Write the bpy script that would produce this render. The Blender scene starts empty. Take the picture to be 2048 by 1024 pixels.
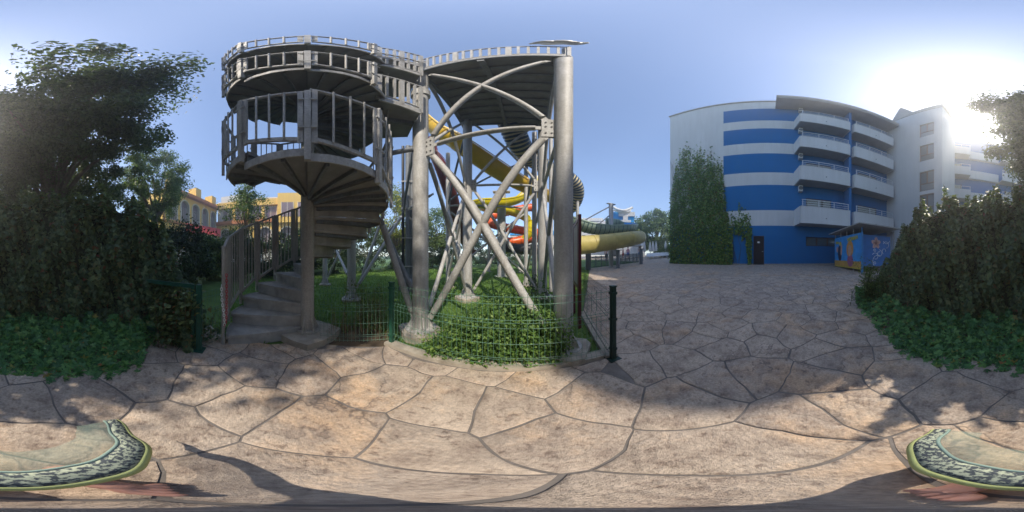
import bpy, math, random
import numpy as np
from mathutils import Vector, Matrix
R = math.radians
rng = np.random.default_rng(7)
random.seed(7)
scene = bpy.context.scene
col = scene.collection
H = 1.3                                   # lens height above the paving (m)

# ------------------------------------------------------------------ camera
cd = bpy.data.cameras.new('camera')
cd.type = 'PANO'
cd.panorama_type = 'EQUIRECTANGULAR'
cd.clip_start = 0.01
cd.clip_end = 3000
cam = bpy.data.objects.new('camera', cd)
cam.location = (0, 0, H)
cam.rotation_euler = (R(90), 0, 0)
col.objects.link(cam)
scene.camera = cam
scene.render.engine = 'CYCLES'
scene.cycles.max_bounces = 8
scene.cycles.transparent_max_bounces = 12
scene.cycles.use_denoising = True
scene.render.film_transparent = False

# ------------------------------------------------------------------ sky and sun
SUN_AZ, SUN_EL = R(158.8), R(46.4)
world = bpy.data.worlds.new('World')
scene.world = world
world.use_nodes = True
nt = world.node_tree
nt.nodes.clear()
wo = nt.nodes.new('ShaderNodeOutputWorld')
bg = nt.nodes.new('ShaderNodeBackground')
sk = nt.nodes.new('ShaderNodeTexSky')
sk.sky_type = 'NISHITA'
sk.sun_disc = False
sk.sun_elevation = SUN_EL
sk.sun_rotation = SUN_AZ
sk.air_density = 0.75
sk.dust_density = 0.45
sk.ozone_density = 0.7
bg.inputs['Strength'].default_value = 0.15
nt.links.new(sk.outputs[0], bg.inputs['Color'])
nt.links.new(bg.outputs[0], wo.inputs['Surface'])
sd = bpy.data.lights.new('sun', 'SUN')
sd.energy = 2.7
sd.angle = R(0.55)
sd.color = (1.0, 0.89, 0.74)
sun = bpy.data.objects.new('sun', sd)
SDIR = Vector((math.sin(SUN_AZ) * math.cos(SUN_EL), math.cos(SUN_AZ) * math.cos(SUN_EL), math.sin(SUN_EL)))
sun.rotation_euler = SDIR.to_track_quat('Z', 'Y').to_euler()
sun.location = (0, 0, 40)
col.objects.link(sun)
scene.view_settings.view_transform = 'Standard'
scene.view_settings.look = 'None'
scene.view_settings.gamma = 1.0
scene.view_settings.exposure = 1.25

# ------------------------------------------------------------------ terrain and pixel helpers
def zf(x):
    x = np.minimum(np.asarray(x, float), 26.0)
    return 0.058 * np.where(x < 0.5, 0.0, np.where(x < 2.5, (x - 0.5) ** 2 / 4.0, x - 1.5))
def az(px): return (px - 1024) / 2048 * 2 * math.pi
def el(py): return (512 - py) / 1024 * math.pi
def P(px, py, D):
    a = az(px)
    return Vector((D * math.sin(a), D * math.cos(a), H + D * math.tan(el(py))))
def XY(px, D):
    a = az(px)
    return (D * math.sin(a), D * math.cos(a))
def G(px, D):
    x, y = XY(px, D)
    return Vector((x, y, float(zf(x))))

# ------------------------------------------------------------------ materials
MATS = {}
def newmat(name):
    m = bpy.data.materials.new(name)
    m.use_nodes = True
    t = m.node_tree
    MATS[name] = m
    return m, t, t.nodes['Principled BSDF']
def ramp(t, stops, fac):
    r = t.nodes.new('ShaderNodeValToRGB')
    e = r.color_ramp.elements
    while len(e) < len(stops): e.new(0.5)
    for k, (p, c) in enumerate(stops):
        e[k].position = p
        e[k].color = (*c, 1)
    t.links.new(fac, r.inputs[0])
    return r.outputs[0]
def noise(t, scale, detail=5, rough=0.6, coord='Object', vec=None):
    n = t.nodes.new('ShaderNodeTexNoise')
    n.inputs['Scale'].default_value = scale
    n.inputs['Detail'].default_value = detail
    n.inputs['Roughness'].default_value = rough
    if vec is None:
        g = t.nodes.new('ShaderNodeNewGeometry')
        vec = g.outputs['Position']
    t.links.new(vec, n.inputs['Vector'])
    return n.outputs['Fac']
def bump(t, b, h, strength=0.3, dist=0.01):
    bn = t.nodes.new('ShaderNodeBump')
    bn.inputs['Strength'].default_value = strength
    bn.inputs['Distance'].default_value = dist
    t.links.new(h, bn.inputs['Height'])
    t.links.new(bn.outputs[0], b.inputs['Normal'])
def mixc(t, a, c, fac, mode='MIX'):
    m = t.nodes.new('ShaderNodeMix')
    m.data_type = 'RGBA'
    m.blend_type = mode
    if isinstance(fac, (int, float)): m.inputs['Factor'].default_value = fac
    else: t.links.new(fac, m.inputs['Factor'])
    for k, v in ((6, a), (7, c)):
        if isinstance(v, tuple): m.inputs[k].default_value = (*v, 1)
        else: t.links.new(v, m.inputs[k])
    return m.outputs[2]
def paint(name, c, rough=0.5, metal=0.0, var=0.18, scale=6, bs=0.08, dirt=None):
    m, t, b = newmat(name)
    d = tuple(x * (1 - var) for x in c)
    l = tuple(min(1, x * (1 + var * 0.6)) for x in c)
    n1 = noise(t, scale, 6)
    c1 = ramp(t, [(0.3, d), (0.7, l)], n1)
    if dirt:
        n2 = noise(t, scale * 0.35, 8, 0.7)
        f = ramp(t, [(0.52, (0, 0, 0)), (0.75, (0.7, 0.7, 0.7))], n2)
        c1 = mixc(t, c1, dirt, f)
    t.links.new(c1, b.inputs['Base Color'])
    b.inputs['Roughness'].default_value = rough
    b.inputs['Metallic'].default_value = metal
    if bs: bump(t, b, noise(t, scale * 8, 4), bs, 0.01)
    return m

def streak(name, c, c2, s=3.0, amt=.5, rough=.85):
    m, t, b = newmat(name)
    g = t.nodes.new('ShaderNodeNewGeometry')
    mp = t.nodes.new('ShaderNodeMapping')
    mp.inputs['Scale'].default_value = (1, 1, .08)
    t.links.new(g.outputs['Position'], mp.inputs['Vector'])
    n1 = noise(t, s, 8, .7, vec=mp.outputs[0])
    n2 = noise(t, .6, 5, .6)
    f = ramp(t, [(0.42, (0, 0, 0)), (0.75, (amt, amt, amt))], n1)
    f = mixc(t, f, ramp(t, [(.3, (.3, .3, .3)), (.7, (1, 1, 1))], n2), 1.0, 'MULTIPLY')
    t.links.new(mixc(t, ramp(t, [(.3, tuple(x * .92 for x in c)), (.7, c)], n2), c2, f), b.inputs['Base Color'])
    b.inputs['Roughness'].default_value = rough
    bump(t, b, noise(t, 70, 4), .12, .01)
    return m
def galvanised(name, c, metal=0.25, rough=0.45):
    m, t, b = newmat(name)
    v = t.nodes.new('ShaderNodeTexVoronoi')
    v.inputs['Scale'].default_value = 60
    g = t.nodes.new('ShaderNodeNewGeometry')
    t.links.new(g.outputs['Position'], v.inputs['Vector'])
    s = t.nodes.new('ShaderNodeSeparateColor')
    t.links.new(v.outputs['Color'], s.inputs[0])
    c1 = ramp(t, [(0, tuple(x * .86 for x in c)), (1, tuple(x * 1.1 for x in c))], s.outputs[0])
    mp = t.nodes.new('ShaderNodeMapping')
    mp.inputs['Scale'].default_value = (1, 1, .22)
    t.links.new(g.outputs['Position'], mp.inputs['Vector'])
    n2 = noise(t, 6, 9, 0.75, vec=mp.outputs[0])
    f = ramp(t, [(0.42, (0, 0, 0)), (0.72, (1, 1, 1))], n2)
    c2 = mixc(t, c1, tuple(x * y for x, y in zip(c, (.58, .55, .50))), f)
    n3 = noise(t, 3.1, 9, 0.8)
    c2 = mixc(t, c2, (0.16, 0.10, 0.06), ramp(t, [(0.66, (0, 0, 0)), (0.80, (.55, .55, .55))], n3))
    t.links.new(c2, b.inputs['Base Color'])
    b.inputs['Metallic'].default_value = metal
    b.inputs['Roughness'].default_value = rough
    bump(t, b, n2, 0.06, 0.01)
    return m
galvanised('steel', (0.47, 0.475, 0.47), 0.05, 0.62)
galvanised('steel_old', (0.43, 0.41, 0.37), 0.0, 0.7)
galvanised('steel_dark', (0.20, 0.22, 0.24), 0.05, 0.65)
paint('tread', (0.42, 0.40, 0.365), 0.75, 0, 0.3, 5, 0.2, (0.13, 0.12, 0.11))
paint('under', (0.24, 0.25, 0.25), 0.7, 0, 0.25, 4, 0.1, (0.22, 0.17, 0.12))
paint('bolt', (0.12, 0.12, 0.12), 0.5, 0.4)
paint('green_paint', (0.018, 0.09, 0.06), 0.4, 0, 0.25, 9, 0.05, (0.10, 0.11, 0.08))
paint('dark_green', (0.01, 0.035, 0.028), 0.4)
paint('wire_green', (0.10, 0.22, 0.16), 0.5)
paint('wire_dark', (0.05, 0.06, 0.055), 0.5)
paint('burgundy', (0.10, 0.012, 0.02), 0.4)
paint('board_grey', (0.36, 0.36, 0.35), 0.6)
paint('concrete', (0.40, 0.36, 0.30), 0.9, 0, 0.3, 7, 0.5, (0.2, 0.17, 0.13))
paint('deck_beige', (0.50, 0.42, 0.33), 0.9, 0, 0.2, 3, 0.3)
streak('wall_white', (0.68, 0.68, 0.675), (0.44, 0.43, 0.40))
streak('wall_blue', (0.012, 0.16, 0.42), (0.05, 0.16, 0.30))
streak('wall_grey', (0.57, 0.58, 0.585), (0.40, 0.40, 0.39))
paint('soffit', (0.36, 0.37, 0.38), 0.9, 0, 0.12, 1.5, 0.1)
paint('roof_edge', (0.42, 0.40, 0.37), 0.8)
paint('door_brown', (0.025, 0.017, 0.017), 0.5, 0, 0.3, 20, 0.1)
paint('frame_brown', (0.10, 0.05, 0.03), 0.5)
paint('white_metal', (0.72, 0.73, 0.74), 0.35)
paint('plastic_white', (0.75, 0.74, 0.70), 0.4, 0, 0.1, 5, 0.05, (0.5, 0.48, 0.42))
paint('chain_white', (0.8, 0.8, 0.78), 0.4)
paint('chain_red', (0.5, 0.04, 0.05), 0.4)
paint('yellow_slide', (0.72, 0.46, 0.02), 0.3, 0, 0.15, 3, 0.03, (0.5, 0.36, 0.08))
paint('yellow_bright', (0.72, 0.60, 0.01), 0.25, 0, 0.12, 3, 0.02)
paint('slide_cream', (0.62, 0.54, 0.33), 0.4, 0, 0.2, 3, 0.03, (0.4, 0.35, 0.2))
paint('rib_blue', (0.02, 0.055, 0.11), 0.5)
paint('rib_teal', (0.03, 0.10, 0.12), 0.5)
paint('flume_teal', (0.30, 0.40, 0.33), 0.45, 0, 0.2, 4, 0.03)
paint('slide_olive', (0.44, 0.37, 0.11), 0.45, 0, 0.22, 2.2, 0.05, (0.30, 0.25, 0.10))
paint('slide_red', (0.15, 0.02, 0.012), 0.4, 0, 0.3, 5, 0.03)
paint('slide_orange', (0.68, 0.11, 0.015), 0.35, 0, 0.25, 4, 0.03)
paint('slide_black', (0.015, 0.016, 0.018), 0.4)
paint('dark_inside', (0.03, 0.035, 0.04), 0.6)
paint('sky_blue_paint', (0.01, 0.30, 0.72), 0.5)
streak('hotel_yellow', (0.78, 0.50, 0.10), (0.48, 0.32, 0.14))
paint('hotel_trim', (0.66, 0.60, 0.48), 0.85)
paint('hotel_orange', (0.48, 0.17, 0.05), 0.8, 0, 0.2, 2)
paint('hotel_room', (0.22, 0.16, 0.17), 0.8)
paint('hotel_pale', (0.60, 0.58, 0.54), 0.85)
paint('awning_red', (0.42, 0.035, 0.03), 0.8, 0, 0.25, 3)
paint('curtain', (0.58, 0.56, 0.44), 0.9, 0, 0.25, 9, 0.3)
paint('sign_white', (0.75, 0.75, 0.72), 0.5)
paint('mural_blue', (0.05, 0.34, 0.75), 0.6, 0, 0.2, 2.5, 0.05)
paint('mural_deep', (0.02, 0.16, 0.48), 0.6, 0, 0.2, 2, 0.05)
paint('mural_sand', (0.62, 0.36, 0.09), 0.7, 0, 0.2, 3)
paint('mural_yellow', (0.62, 0.48, 0.05), 0.7)
paint('mural_pink', (0.70, 0.42, 0.38), 0.7, 0, 0.2, 8)
paint('mural_white', (0.78, 0.82, 0.86), 0.7)
paint('mural_dark', (0.25, 0.05, 0.06), 0.7)
paint('mural_green', (0.14, 0.30, 0.04), 0.7)
paint('parasol_white', (0.72, 0.70, 0.68), 0.9)
paint('lounger_white', (0.72, 0.72, 0.72), 0.5)
paint('bark', (0.14, 0.10, 0.07), 0.95, 0, 0.4, 8, 0.8)
paint('soil', (0.10, 0.075, 0.05), 1.0, 0, 0.4, 4, 0.5)
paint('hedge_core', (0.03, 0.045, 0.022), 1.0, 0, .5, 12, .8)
paint('parasol_red', (0.5, 0.07, 0.07), 0.8)
paint('cabin_blue', (0.03, 0.22, 0.5), 0.6)
paint('nail', (0.6, 0.36, 0.33), 0.35)
m, t, b = newmat('skin')
t.links.new(ramp(t, [(0.3, (0.50, 0.25, 0.19)), (0.7, (0.60, 0.33, 0.26))], noise(t, 25)), b.inputs['Base Color'])
b.inputs['Roughness'].default_value = 0.5
b.inputs['Subsurface Weight'].default_value = 0.1
b.inputs['Subsurface Radius'].default_value = (0.01, 0.004, 0.002)
m, t, b = newmat('glass')
b.inputs['Base Color'].default_value = (0.10, 0.14, 0.17, 1)
b.inputs['Roughness'].default_value = 0.06
b.inputs['Metallic'].default_value = 0.0
b.inputs['IOR'].default_value = 1.9
m, t, b = newmat('leopard')
g = t.nodes.new('ShaderNodeTexCoord')
nv = noise(t, 75, 3, 0.6)
t.links.new(ramp(t, [(0.47, (0.07, 0.085, 0.10)), (0.53, (0.40, 0.45, 0.35)), (0.70, (0.52, 0.57, 0.42))], nv), b.inputs['Base Color'])
b.inputs['Roughness'].default_value = 0.9
paint('trim_lime', (0.46, 0.52, 0.22), 0.9, 0, 0.1, 30, 0.2)
paint('piping', (0.30, 0.42, 0.36), 0.8)
m, t, b = newmat('gauze')
b.inputs['Base Color'].default_value = (0.40, 0.50, 0.40, 1)
b.inputs['Roughness'].default_value = 0.9
b.inputs['Alpha'].default_value = 0.25

m, t, b = newmat('pane_clear')
b.inputs['Base Color'].default_value = (0.5, 0.55, 0.55, 1)
b.inputs['Roughness'].default_value = 0.05
b.inputs['Alpha'].default_value = 0.25
# stamped concrete flagstones
m, t, b = newmat('flagstone')
oi = t.nodes.new('ShaderNodeObjectInfo')
n1 = noise(t, 1.1, 8, 0.7)
n2 = noise(t, 4.2, 10, 0.75)
n3 = noise(t, 17, 7, 0.72)
c1 = ramp(t, [(0.31, (0.23, 0.195, 0.175)), (0.44, (0.39, 0.35, 0.31)), (0.54, (0.49, 0.45, 0.40)), (0.70, (0.60, 0.555, 0.495))], n2)
f1 = ramp(t, [(0.50, (0, 0, 0)), (0.64, (.85, .85, .85))], n1)
c2 = mixc(t, c1, mixc(t, c1, (1.18, 0.98, 0.76), 1.0, 'MULTIPLY'), f1)
f3 = ramp(t, [(0.34, (.7, .7, .7)), (0.44, (0, 0, 0))], n3)
c3 = mixc(t, c2, (0.15, 0.115, 0.10), f3)
n4 = noise(t, 2.1, 4, 0.55)
f4 = ramp(t, [(0.484, (0, 0, 0)), (0.498, (.75, .75, .75)), (0.502, (.75, .75, .75)), (0.512, (0, 0, 0))], n4)
n5 = noise(t, 0.9, 3, 0.5)
f4 = mixc(t, f4, ramp(t, [(0.45, (0, 0, 0)), (0.6, (1, 1, 1))], n5), 1.0, 'MULTIPLY')
c3 = mixc(t, c3, (0.17, 0.15, 0.14), f4)
n6 = noise(t, 60, 4, 0.6)
c3 = mixc(t, c3, ramp(t, [(0.3, (.72, .70, .70)), (0.7, (1.18, 1.15, 1.14))], n6), 1.0, 'MULTIPLY')
rv = ramp(t, [(0, (0.95, 0.88, 0.82)), (1, (1.16, 1.07, 0.96))], oi.outputs['Random'])
c4 = mixc(t, c3, rv, 1.0, 'MULTIPLY')
t.links.new(c4, b.inputs['Base Color'])
b.inputs['Roughness'].default_value = 0.72
ad = t.nodes.new('ShaderNodeMath')
ad.operation = 'ADD'
t.links.new(n2, ad.inputs[0])
t.links.new(n3, ad.inputs[1])
bump(t, b, ad.outputs[0], 0.6, 0.03)
paint('joint', (0.20, 0.18, 0.165), 0.95, 0, 0.35, 6, 0.4)

m, t, b = newmat('lawn')
n1 = noise(t, 1.2, 8, 0.7)
t.links.new(ramp(t, [(0.3, (0.05, 0.10, 0.02)), (0.55, (0.10, 0.19, 0.035)), (0.75, (0.16, 0.21, 0.06))], n1), b.inputs['Base Color'])
b.inputs['Roughness'].default_value = 0.95
bump(t, b, noise(t, 60, 4), 0.8, 0.03)

def leafmat(name, stops, trans=0.35, rough=0.5):
    m, t, b = newmat(name)
    g = t.nodes.new('ShaderNodeNewGeometry')
    c = ramp(t, stops, g.outputs['Random Per Island'])
    t.links.new(c, b.inputs['Base Color'])
    b.inputs['Roughness'].default_value = rough
    b.inputs['Specular IOR Level'].default_value = 0.35
    tr = t.nodes.new('ShaderNodeBsdfTranslucent')
    c2 = mixc(t, c, (1.5, 1.6, 0.7), 1.0, 'MULTIPLY')
    t.links.new(c2, tr.inputs['Color'])
    mx = t.nodes.new('ShaderNodeMixShader')
    mx.inputs[0].default_value = trans
    out = t.nodes['Material Output']
    t.links.new(b.outputs[0], mx.inputs[1])
    t.links.new(tr.outputs[0], mx.inputs[2])
    t.links.new(mx.outputs[0], out.inputs['Surface'])
    return m
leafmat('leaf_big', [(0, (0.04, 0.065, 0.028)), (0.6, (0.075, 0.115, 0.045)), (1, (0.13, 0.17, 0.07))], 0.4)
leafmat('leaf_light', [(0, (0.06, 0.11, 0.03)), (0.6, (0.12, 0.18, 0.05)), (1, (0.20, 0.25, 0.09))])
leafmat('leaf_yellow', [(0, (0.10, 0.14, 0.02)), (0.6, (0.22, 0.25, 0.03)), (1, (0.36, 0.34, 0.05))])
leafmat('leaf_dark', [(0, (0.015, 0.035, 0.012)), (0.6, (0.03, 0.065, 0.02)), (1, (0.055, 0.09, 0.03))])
leafmat('leaf_creeper', [(0, (0.06, 0.10, 0.05)), (0.5, (0.115, 0.17, 0.08)), (0.90, (0.20, 0.25, 0.11)), (0.975, (0.18, 0.14, 0.06)), (1, (0.24, 0.07, 0.05))], 0.3)
leafmat('leaf_ground', [(0, (0.05, 0.14, 0.055)), (0.5, (0.10, 0.26, 0.09)), (0.94, (0.20, 0.39, 0.11)), (0.985, (0.34, 0.30, 0.08)), (1, (0.36, 0.12, 0.05))], 0.3, 0.4)
leafmat('leaf_weed', [(0, (0.07, 0.14, 0.04)), (0.6, (0.13, 0.24, 0.06)), (1, (0.24, 0.35, 0.10))], 0.4)
leafmat('leaf_wall', [(0, (0.06, 0.12, 0.025)), (0.5, (0.13, 0.23, 0.05)), (0.9, (0.25, 0.34, 0.075)), (1, (0.24, 0.10, 0.04))], 0.25)
leafmat('grass_blade', [(0, (0.07, 0.15, 0.03)), (0.7, (0.13, 0.25, 0.045)), (1, (0.24, 0.30, 0.08))], 0.4)
leafmat('dead_stem', [(0, (0.12, 0.09, 0.05)), (1, (0.25, 0.19, 0.10))], 0.1)

# ------------------------------------------------------------------ mesh builder
class MB:
    def __init__(s): s.v = []; s.f = []
    def add(s, vs, fs):
        o = len(s.v)
        s.v.extend([tuple(p) for p in vs])
        s.f.extend([tuple(i + o for i in f) for f in fs])
        return s
    def box(s, x0, x1, y0, y1, z0, z1):
        vs = [(x, y, z) for z in (z0, z1) for y in (y0, y1) for x in (x0, x1)]
        return s.add(vs, [(0, 2, 3, 1), (4, 5, 7, 6), (0, 1, 5, 4), (2, 6, 7, 3), (0, 4, 6, 2), (1, 3, 7, 5)])
    def obox(s, p0, p1, w, h, up=(0, 0, 1)):
        p0 = Vector(p0); p1 = Vector(p1)
        d = (p1 - p0).normalized()
        a = d.cross(Vector(up))
        if a.length < 1e-4: a = d.cross(Vector((1, 0, 0)))
        a.normalize()
        c = a.cross(d).normalized()
        a = a * float(w / 2); c = c * float(h / 2)
        vs = [p + x * a + y * c for p in (p0, p1) for (x, y) in ((-1, -1), (1, -1), (1, 1), (-1, 1))]
        return s.add(vs, [(0, 1, 2, 3), (7, 6, 5, 4), (0, 4, 5, 1), (1, 5, 6, 2), (2, 6, 7, 3), (3, 7, 4, 0)])
    def tube(s, p0, p1, r, n=12, r2=None, cap=True):
        return s.sweep([p0, p1], [r, r if r2 is None else r2], n, cap)
    def sweep(s, path, rad, n=12, cap=True, a0=0.0, a1=None, side=None):
        path = [Vector(p) for p in path]
        if isinstance(rad, (int, float)): rad = [rad] * len(path)
        rad = [float(q) for q in rad]
        closed = a1 is None
        k = n if closed else n + 1
        rings = []
        prev = None
        for i, p in enumerate(path):
            d = path[min(i + 1, len(path) - 1)] - path[max(i - 1, 0)]
            d.normalize()
            up = Vector((0, 0, 1)) if abs(d.z) < 0.97 else Vector((0, 1, 0))
            if side is None and prev is not None and abs(d.z) >= 0.5: a = prev - d * prev.dot(d)
            else: a = d.cross(up)
            a.normalize(); prev = a
            c = a.cross(d)
            for j in range(k):
                th = 2 * math.pi * j / n if closed else a0 + (a1 - a0) * j / n
                rings.append(p + rad[i] * (math.cos(th) * a + math.sin(th) * c))
        fs = []
        for i in range(len(path) - 1):
            for j in range(k if closed else k - 1):
                q = (j + 1) % k
                fs.append((i * k + j, i * k + q, (i + 1) * k + q, (i + 1) * k + j))
        if cap and closed:
            fs.append(tuple(range(k))[::-1])
            fs.append(tuple((len(path) - 1) * k + j for j in range(k)))
        return s.add(rings, fs)
    def poly(s, pts, z0, z1):
        n = len(pts)
        vs = [(p[0], p[1], z0) for p in pts] + [(p[0], p[1], z1) for p in pts]
        fs = [tuple(range(n))[::-1], tuple(range(n, 2 * n))]
        fs += [(i, (i + 1) % n, n + (i + 1) % n, n + i) for i in range(n)]
        return s.add(vs, fs)
    def disc(s, c, axis, r, t=0.01, n=10):
        c = Vector(c); a = Vector(axis).normalized()
        return s.tube(c, c + a * t, r, n)
    def build(s, name, mat, parent=None, smooth=False, kind=None):
        me = bpy.data.meshes.new(name)
        me.from_pydata(s.v, [], s.f)
        return link(name, me, mat, parent, smooth, kind)
def link(name, me, mat, parent=None, smooth=False, kind=None):
    me.materials.append(MATS[mat])
    if smooth:
        me.polygons.foreach_set('use_smooth', [True] * len(me.polygons))
        try: me.set_sharp_from_angle(angle=R(40))
        except Exception: pass
    o = bpy.data.objects.new(name, me)
    col.objects.link(o)
    if parent is not None:
        o.parent = parent
        p = parent
        off = Vector((0, 0, 0))
        while p is not None and not p.get('_local'):
            off += p.location if True else 0
            p = p.parent
        if not is_local(parent): o.location = -base(parent)
    if kind: o['kind'] = kind
    return o
LOCAL = set()
def is_local(o):
    while o is not None:
        if o.name in LOCAL: return True
        o = o.parent
    return False
def base(o):
    v = Vector((0, 0, 0))
    while o is not None:
        v += o.location
        o = o.parent
    return v
def tag(o, label, cat, group=None):
    o['label'] = label
    o['category'] = cat
    if group: o['group'] = group
    return o
def thing(name, label, cat, loc=(0, 0, 0), group=None, local=False):
    o = bpy.data.objects.new(name, None)
    col.objects.link(o)
    o.location = loc
    o.empty_display_size = 0.2
    if local: LOCAL.add(o.name)
    return tag(o, label, cat, group)
def copy_tree(o, parent=None):
    c = o.copy()
    col.objects.link(c)
    c.parent = parent
    for ch in list(o.children): copy_tree(ch, c)
    return c
def struct(o):
    o['kind'] = 'structure'
    return o
def rawmesh(name, V, F, mat, parent=None, kind=None, smooth=False):
    """V (n,3) array, F (m,k) array of equal-sized faces"""
    me = bpy.data.meshes.new(name)
    V = np.asarray(V, np.float32); F = np.asarray(F, np.int32)
    me.vertices.add(len(V)); me.vertices.foreach_set('co', V.ravel())
    k = F.shape[1]
    me.loops.add(F.size); me.loops.foreach_set('vertex_index', F.ravel())
    me.polygons.add(len(F))
    me.polygons.foreach_set('loop_start', np.arange(0, F.size, k, dtype=np.int32))
    me.polygons.foreach_set('loop_total', np.full(len(F), k, np.int32))
    me.update(calc_edges=True)
    return link(name, me, mat, parent, smooth, kind)
def spline(pts, n=8):
    pts = [Vector(p) for p in pts]
    q = [pts[0] * 2 - pts[1]] + pts + [pts[-1] * 2 - pts[-2]]
    out = []
    for i in range(1, len(q) - 2):
        for k in range(n):
            u = k / n
            a, b2, c, d = q[i - 1], q[i], q[i + 1], q[i + 2]
            out.append(0.5 * ((2 * b2) + (c - a) * u + (2 * a - 5 * b2 + 4 * c - d) * u * u + (3 * b2 - a - 3 * c + d) * u ** 3))
    out.append(pts[-1])
    return out

# ------------------------------------------------------------------ foliage
def leaf_arrays(C, N, size, ratio=0.55, fold=0.25, droop=0.0):
    """C centres (n,3), N leaf normals (n,3), size (n,) -> folded 6-vertex leaves"""
    n = len(C)
    N = N / (np.linalg.norm(N, axis=1, keepdims=True) + 1e-9)
    rd = rng.normal(size=(n, 3)); rd[:, 2] -= droop
    T = rd - N * np.sum(rd * N, axis=1, keepdims=True)
    T /= (np.linalg.norm(T, axis=1, keepdims=True) + 1e-9)
    B = np.cross(N, T)
    s = size[:, None]
    w = s * ratio * 0.5
    a = C - T * s * 0.5
    e = C + T * s * 0.5 - N * s * fold * 0.4
    m1 = C - T * s * 0.08
    l1 = C - T * s * 0.10 + B * w + N * s * fold * 0.35
    r1 = C - T * s * 0.10 - B * w + N * s * fold * 0.35
    V = np.stack([a, l1, e, r1, m1], axis=1).reshape(-1, 3)
    o = np.arange(n)[:, None] * 5
    F = np.concatenate([o + np.array([[0, 4, 1]]), o + np.array([[1, 4, 2]]), o + np.array([[0, 3, 4]]), o + np.array([[3, 2, 4]])], axis=0)
    return V, F
def simple_leaves(C, N, size, ratio=0.6):
    n = len(C)
    N = N / (np.linalg.norm(N, axis=1, keepdims=True) + 1e-9)
    rd = rng.normal(size=(n, 3))
    T = rd - N * np.sum(rd * N, axis=1, keepdims=True)
    T /= (np.linalg.norm(T, axis=1, keepdims=True) + 1e-9)
    B = np.cross(N, T)
    s = size[:, None] * 0.5
    V = np.stack([C - T * s, C + B * s * ratio - T * s * .1, C + T * s, C - B * s * ratio - T * s * .1], axis=1).reshape(-1, 3)
    F = (np.arange(n)[:, None] * 4) + np.array([[0, 1, 2, 3]])
    return V, F
def unit(n):
    v = rng.normal(size=(n, 3))
    return v / np.linalg.norm(v, axis=1, keepdims=True)
def crown_points(c, rad, nclump, nleaf, spread, fill=0.55, flat=1.0):
    c = np.array(c); rad = np.array(rad)
    u = unit(nclump)
    r = (fill + (1 - fill) * rng.random(nclump)) ** 0.7
    cc = u * r[:, None] * rad
    lump = 1 + 0.16 * np.sin(u[:, 0] * 5 + u[:, 2] * 3) + 0.12 * np.sin(u[:, 1] * 7 + 1.3)
    cc *= lump[:, None]
    per = np.maximum(4, (nleaf / nclump * (0.5 + rng.random(nclump))).astype(int))
    pts = np.repeat(cc, per, axis=0)
    sp = np.repeat(spread * (0.6 + 0.8 * rng.random(nclump)), per)
    off = np.clip(rng.normal(size=pts.shape), -1.7, 1.7) * sp[:, None] * np.array([1, 1, 0.65 * flat])
    return c + pts + off, off, c + cc
def tree(label, pos, trunk_h, trunk_r, cc, rad, nclump, nleaf, leaf, spread, mat, group=None, name='tree', limbs=9, fill=0.55, lean=(0, 0), cat='tree', lobes=()):
    th = thing(name, label, cat, pos, group)
    p0 = Vector(pos)
    fork = p0 + Vector((lean[0], lean[1], trunk_h))
    mb = MB()
    mid = p0.lerp(fork, 0.5) + Vector((0.04 * trunk_h * (random.random() - .5), 0.04 * trunk_h, 0))
    mb.sweep(spline([p0, mid, fork], 5), list(np.linspace(trunk_r * 1.25, trunk_r * .75, 11)), 10)
    C, off, clumps = crown_points(cc, rad, nclump, nleaf, spread, fill)
    pick = rng.choice(len(clumps), min(limbs, len(clumps)), replace=False)
    for i in pick:
        e = Vector(clumps[i])
        q = fork.lerp(e, 0.5) + Vector((0, 0, 0.12 * (e - fork).length))
        pth = spline([fork - Vector((0, 0, .1)), q, e], 4)
        mb.sweep(pth, list(np.linspace(trunk_r * .5, trunk_r * .08, len(pth))), 6)
    mb.build('trunk', 'bark', th, True)
    for (lc, lr, nc_, nl_) in lobes:
        C_, o_, k_ = crown_points(lc, lr, nc_, nl_, spread * .9, .2)
        C = np.concatenate([C, C_]); off = np.concatenate([off, o_])
    N = off + rng.normal(size=off.shape) * spread * 0.9 + np.array([0, 0, spread * 0.7])
    V, F = simple_leaves(C, N, leaf * (0.6 + 0.8 * rng.random(len(C))))
    rawmesh('crown', V, F, mat, th)
    return th

# ================================================================== GROUND
YL = [(0.99, 1.42), (1.44, 3.12), (6.16, 11.9), (13.4, 12.7), (40, 14)]
def yline(x):
    if x < -2.35: return -1.0
    if x < -2.0: return -1.0 + 1.83 * (x + 2.35) / .35
    if x < -1.44: return .83 + .67 * (x + 2.0) / .56
    if x < 0.99: return 1.5
    for (a, b), (c, d) in zip(YL[:-1], YL[1:]):
        if x <= c: return b + (d - b) * (x - a) / (c - a)
    return 14
xs = sorted(set([-400, -200, -100, -60, -40, -25] + list(np.arange(-20, 40, 0.5)) + [45, 60, 100, 200, 400]))
ys = sorted(set([-400, -150, -80, -50] + list(np.arange(-40, 60, 4.0)) + [80, 150, 400]))
V = [(x, y, float(zf(x)) - 0.004) for y in ys for x in xs]
nx = len(xs)
F = [(j * nx + i, j * nx + i + 1, (j + 1) * nx + i + 1, (j + 1) * nx + i) for j in range(len(ys) - 1) for i in range(nx - 1)]
struct(rawmesh('lawn', V, F, 'lawn'))
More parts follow.
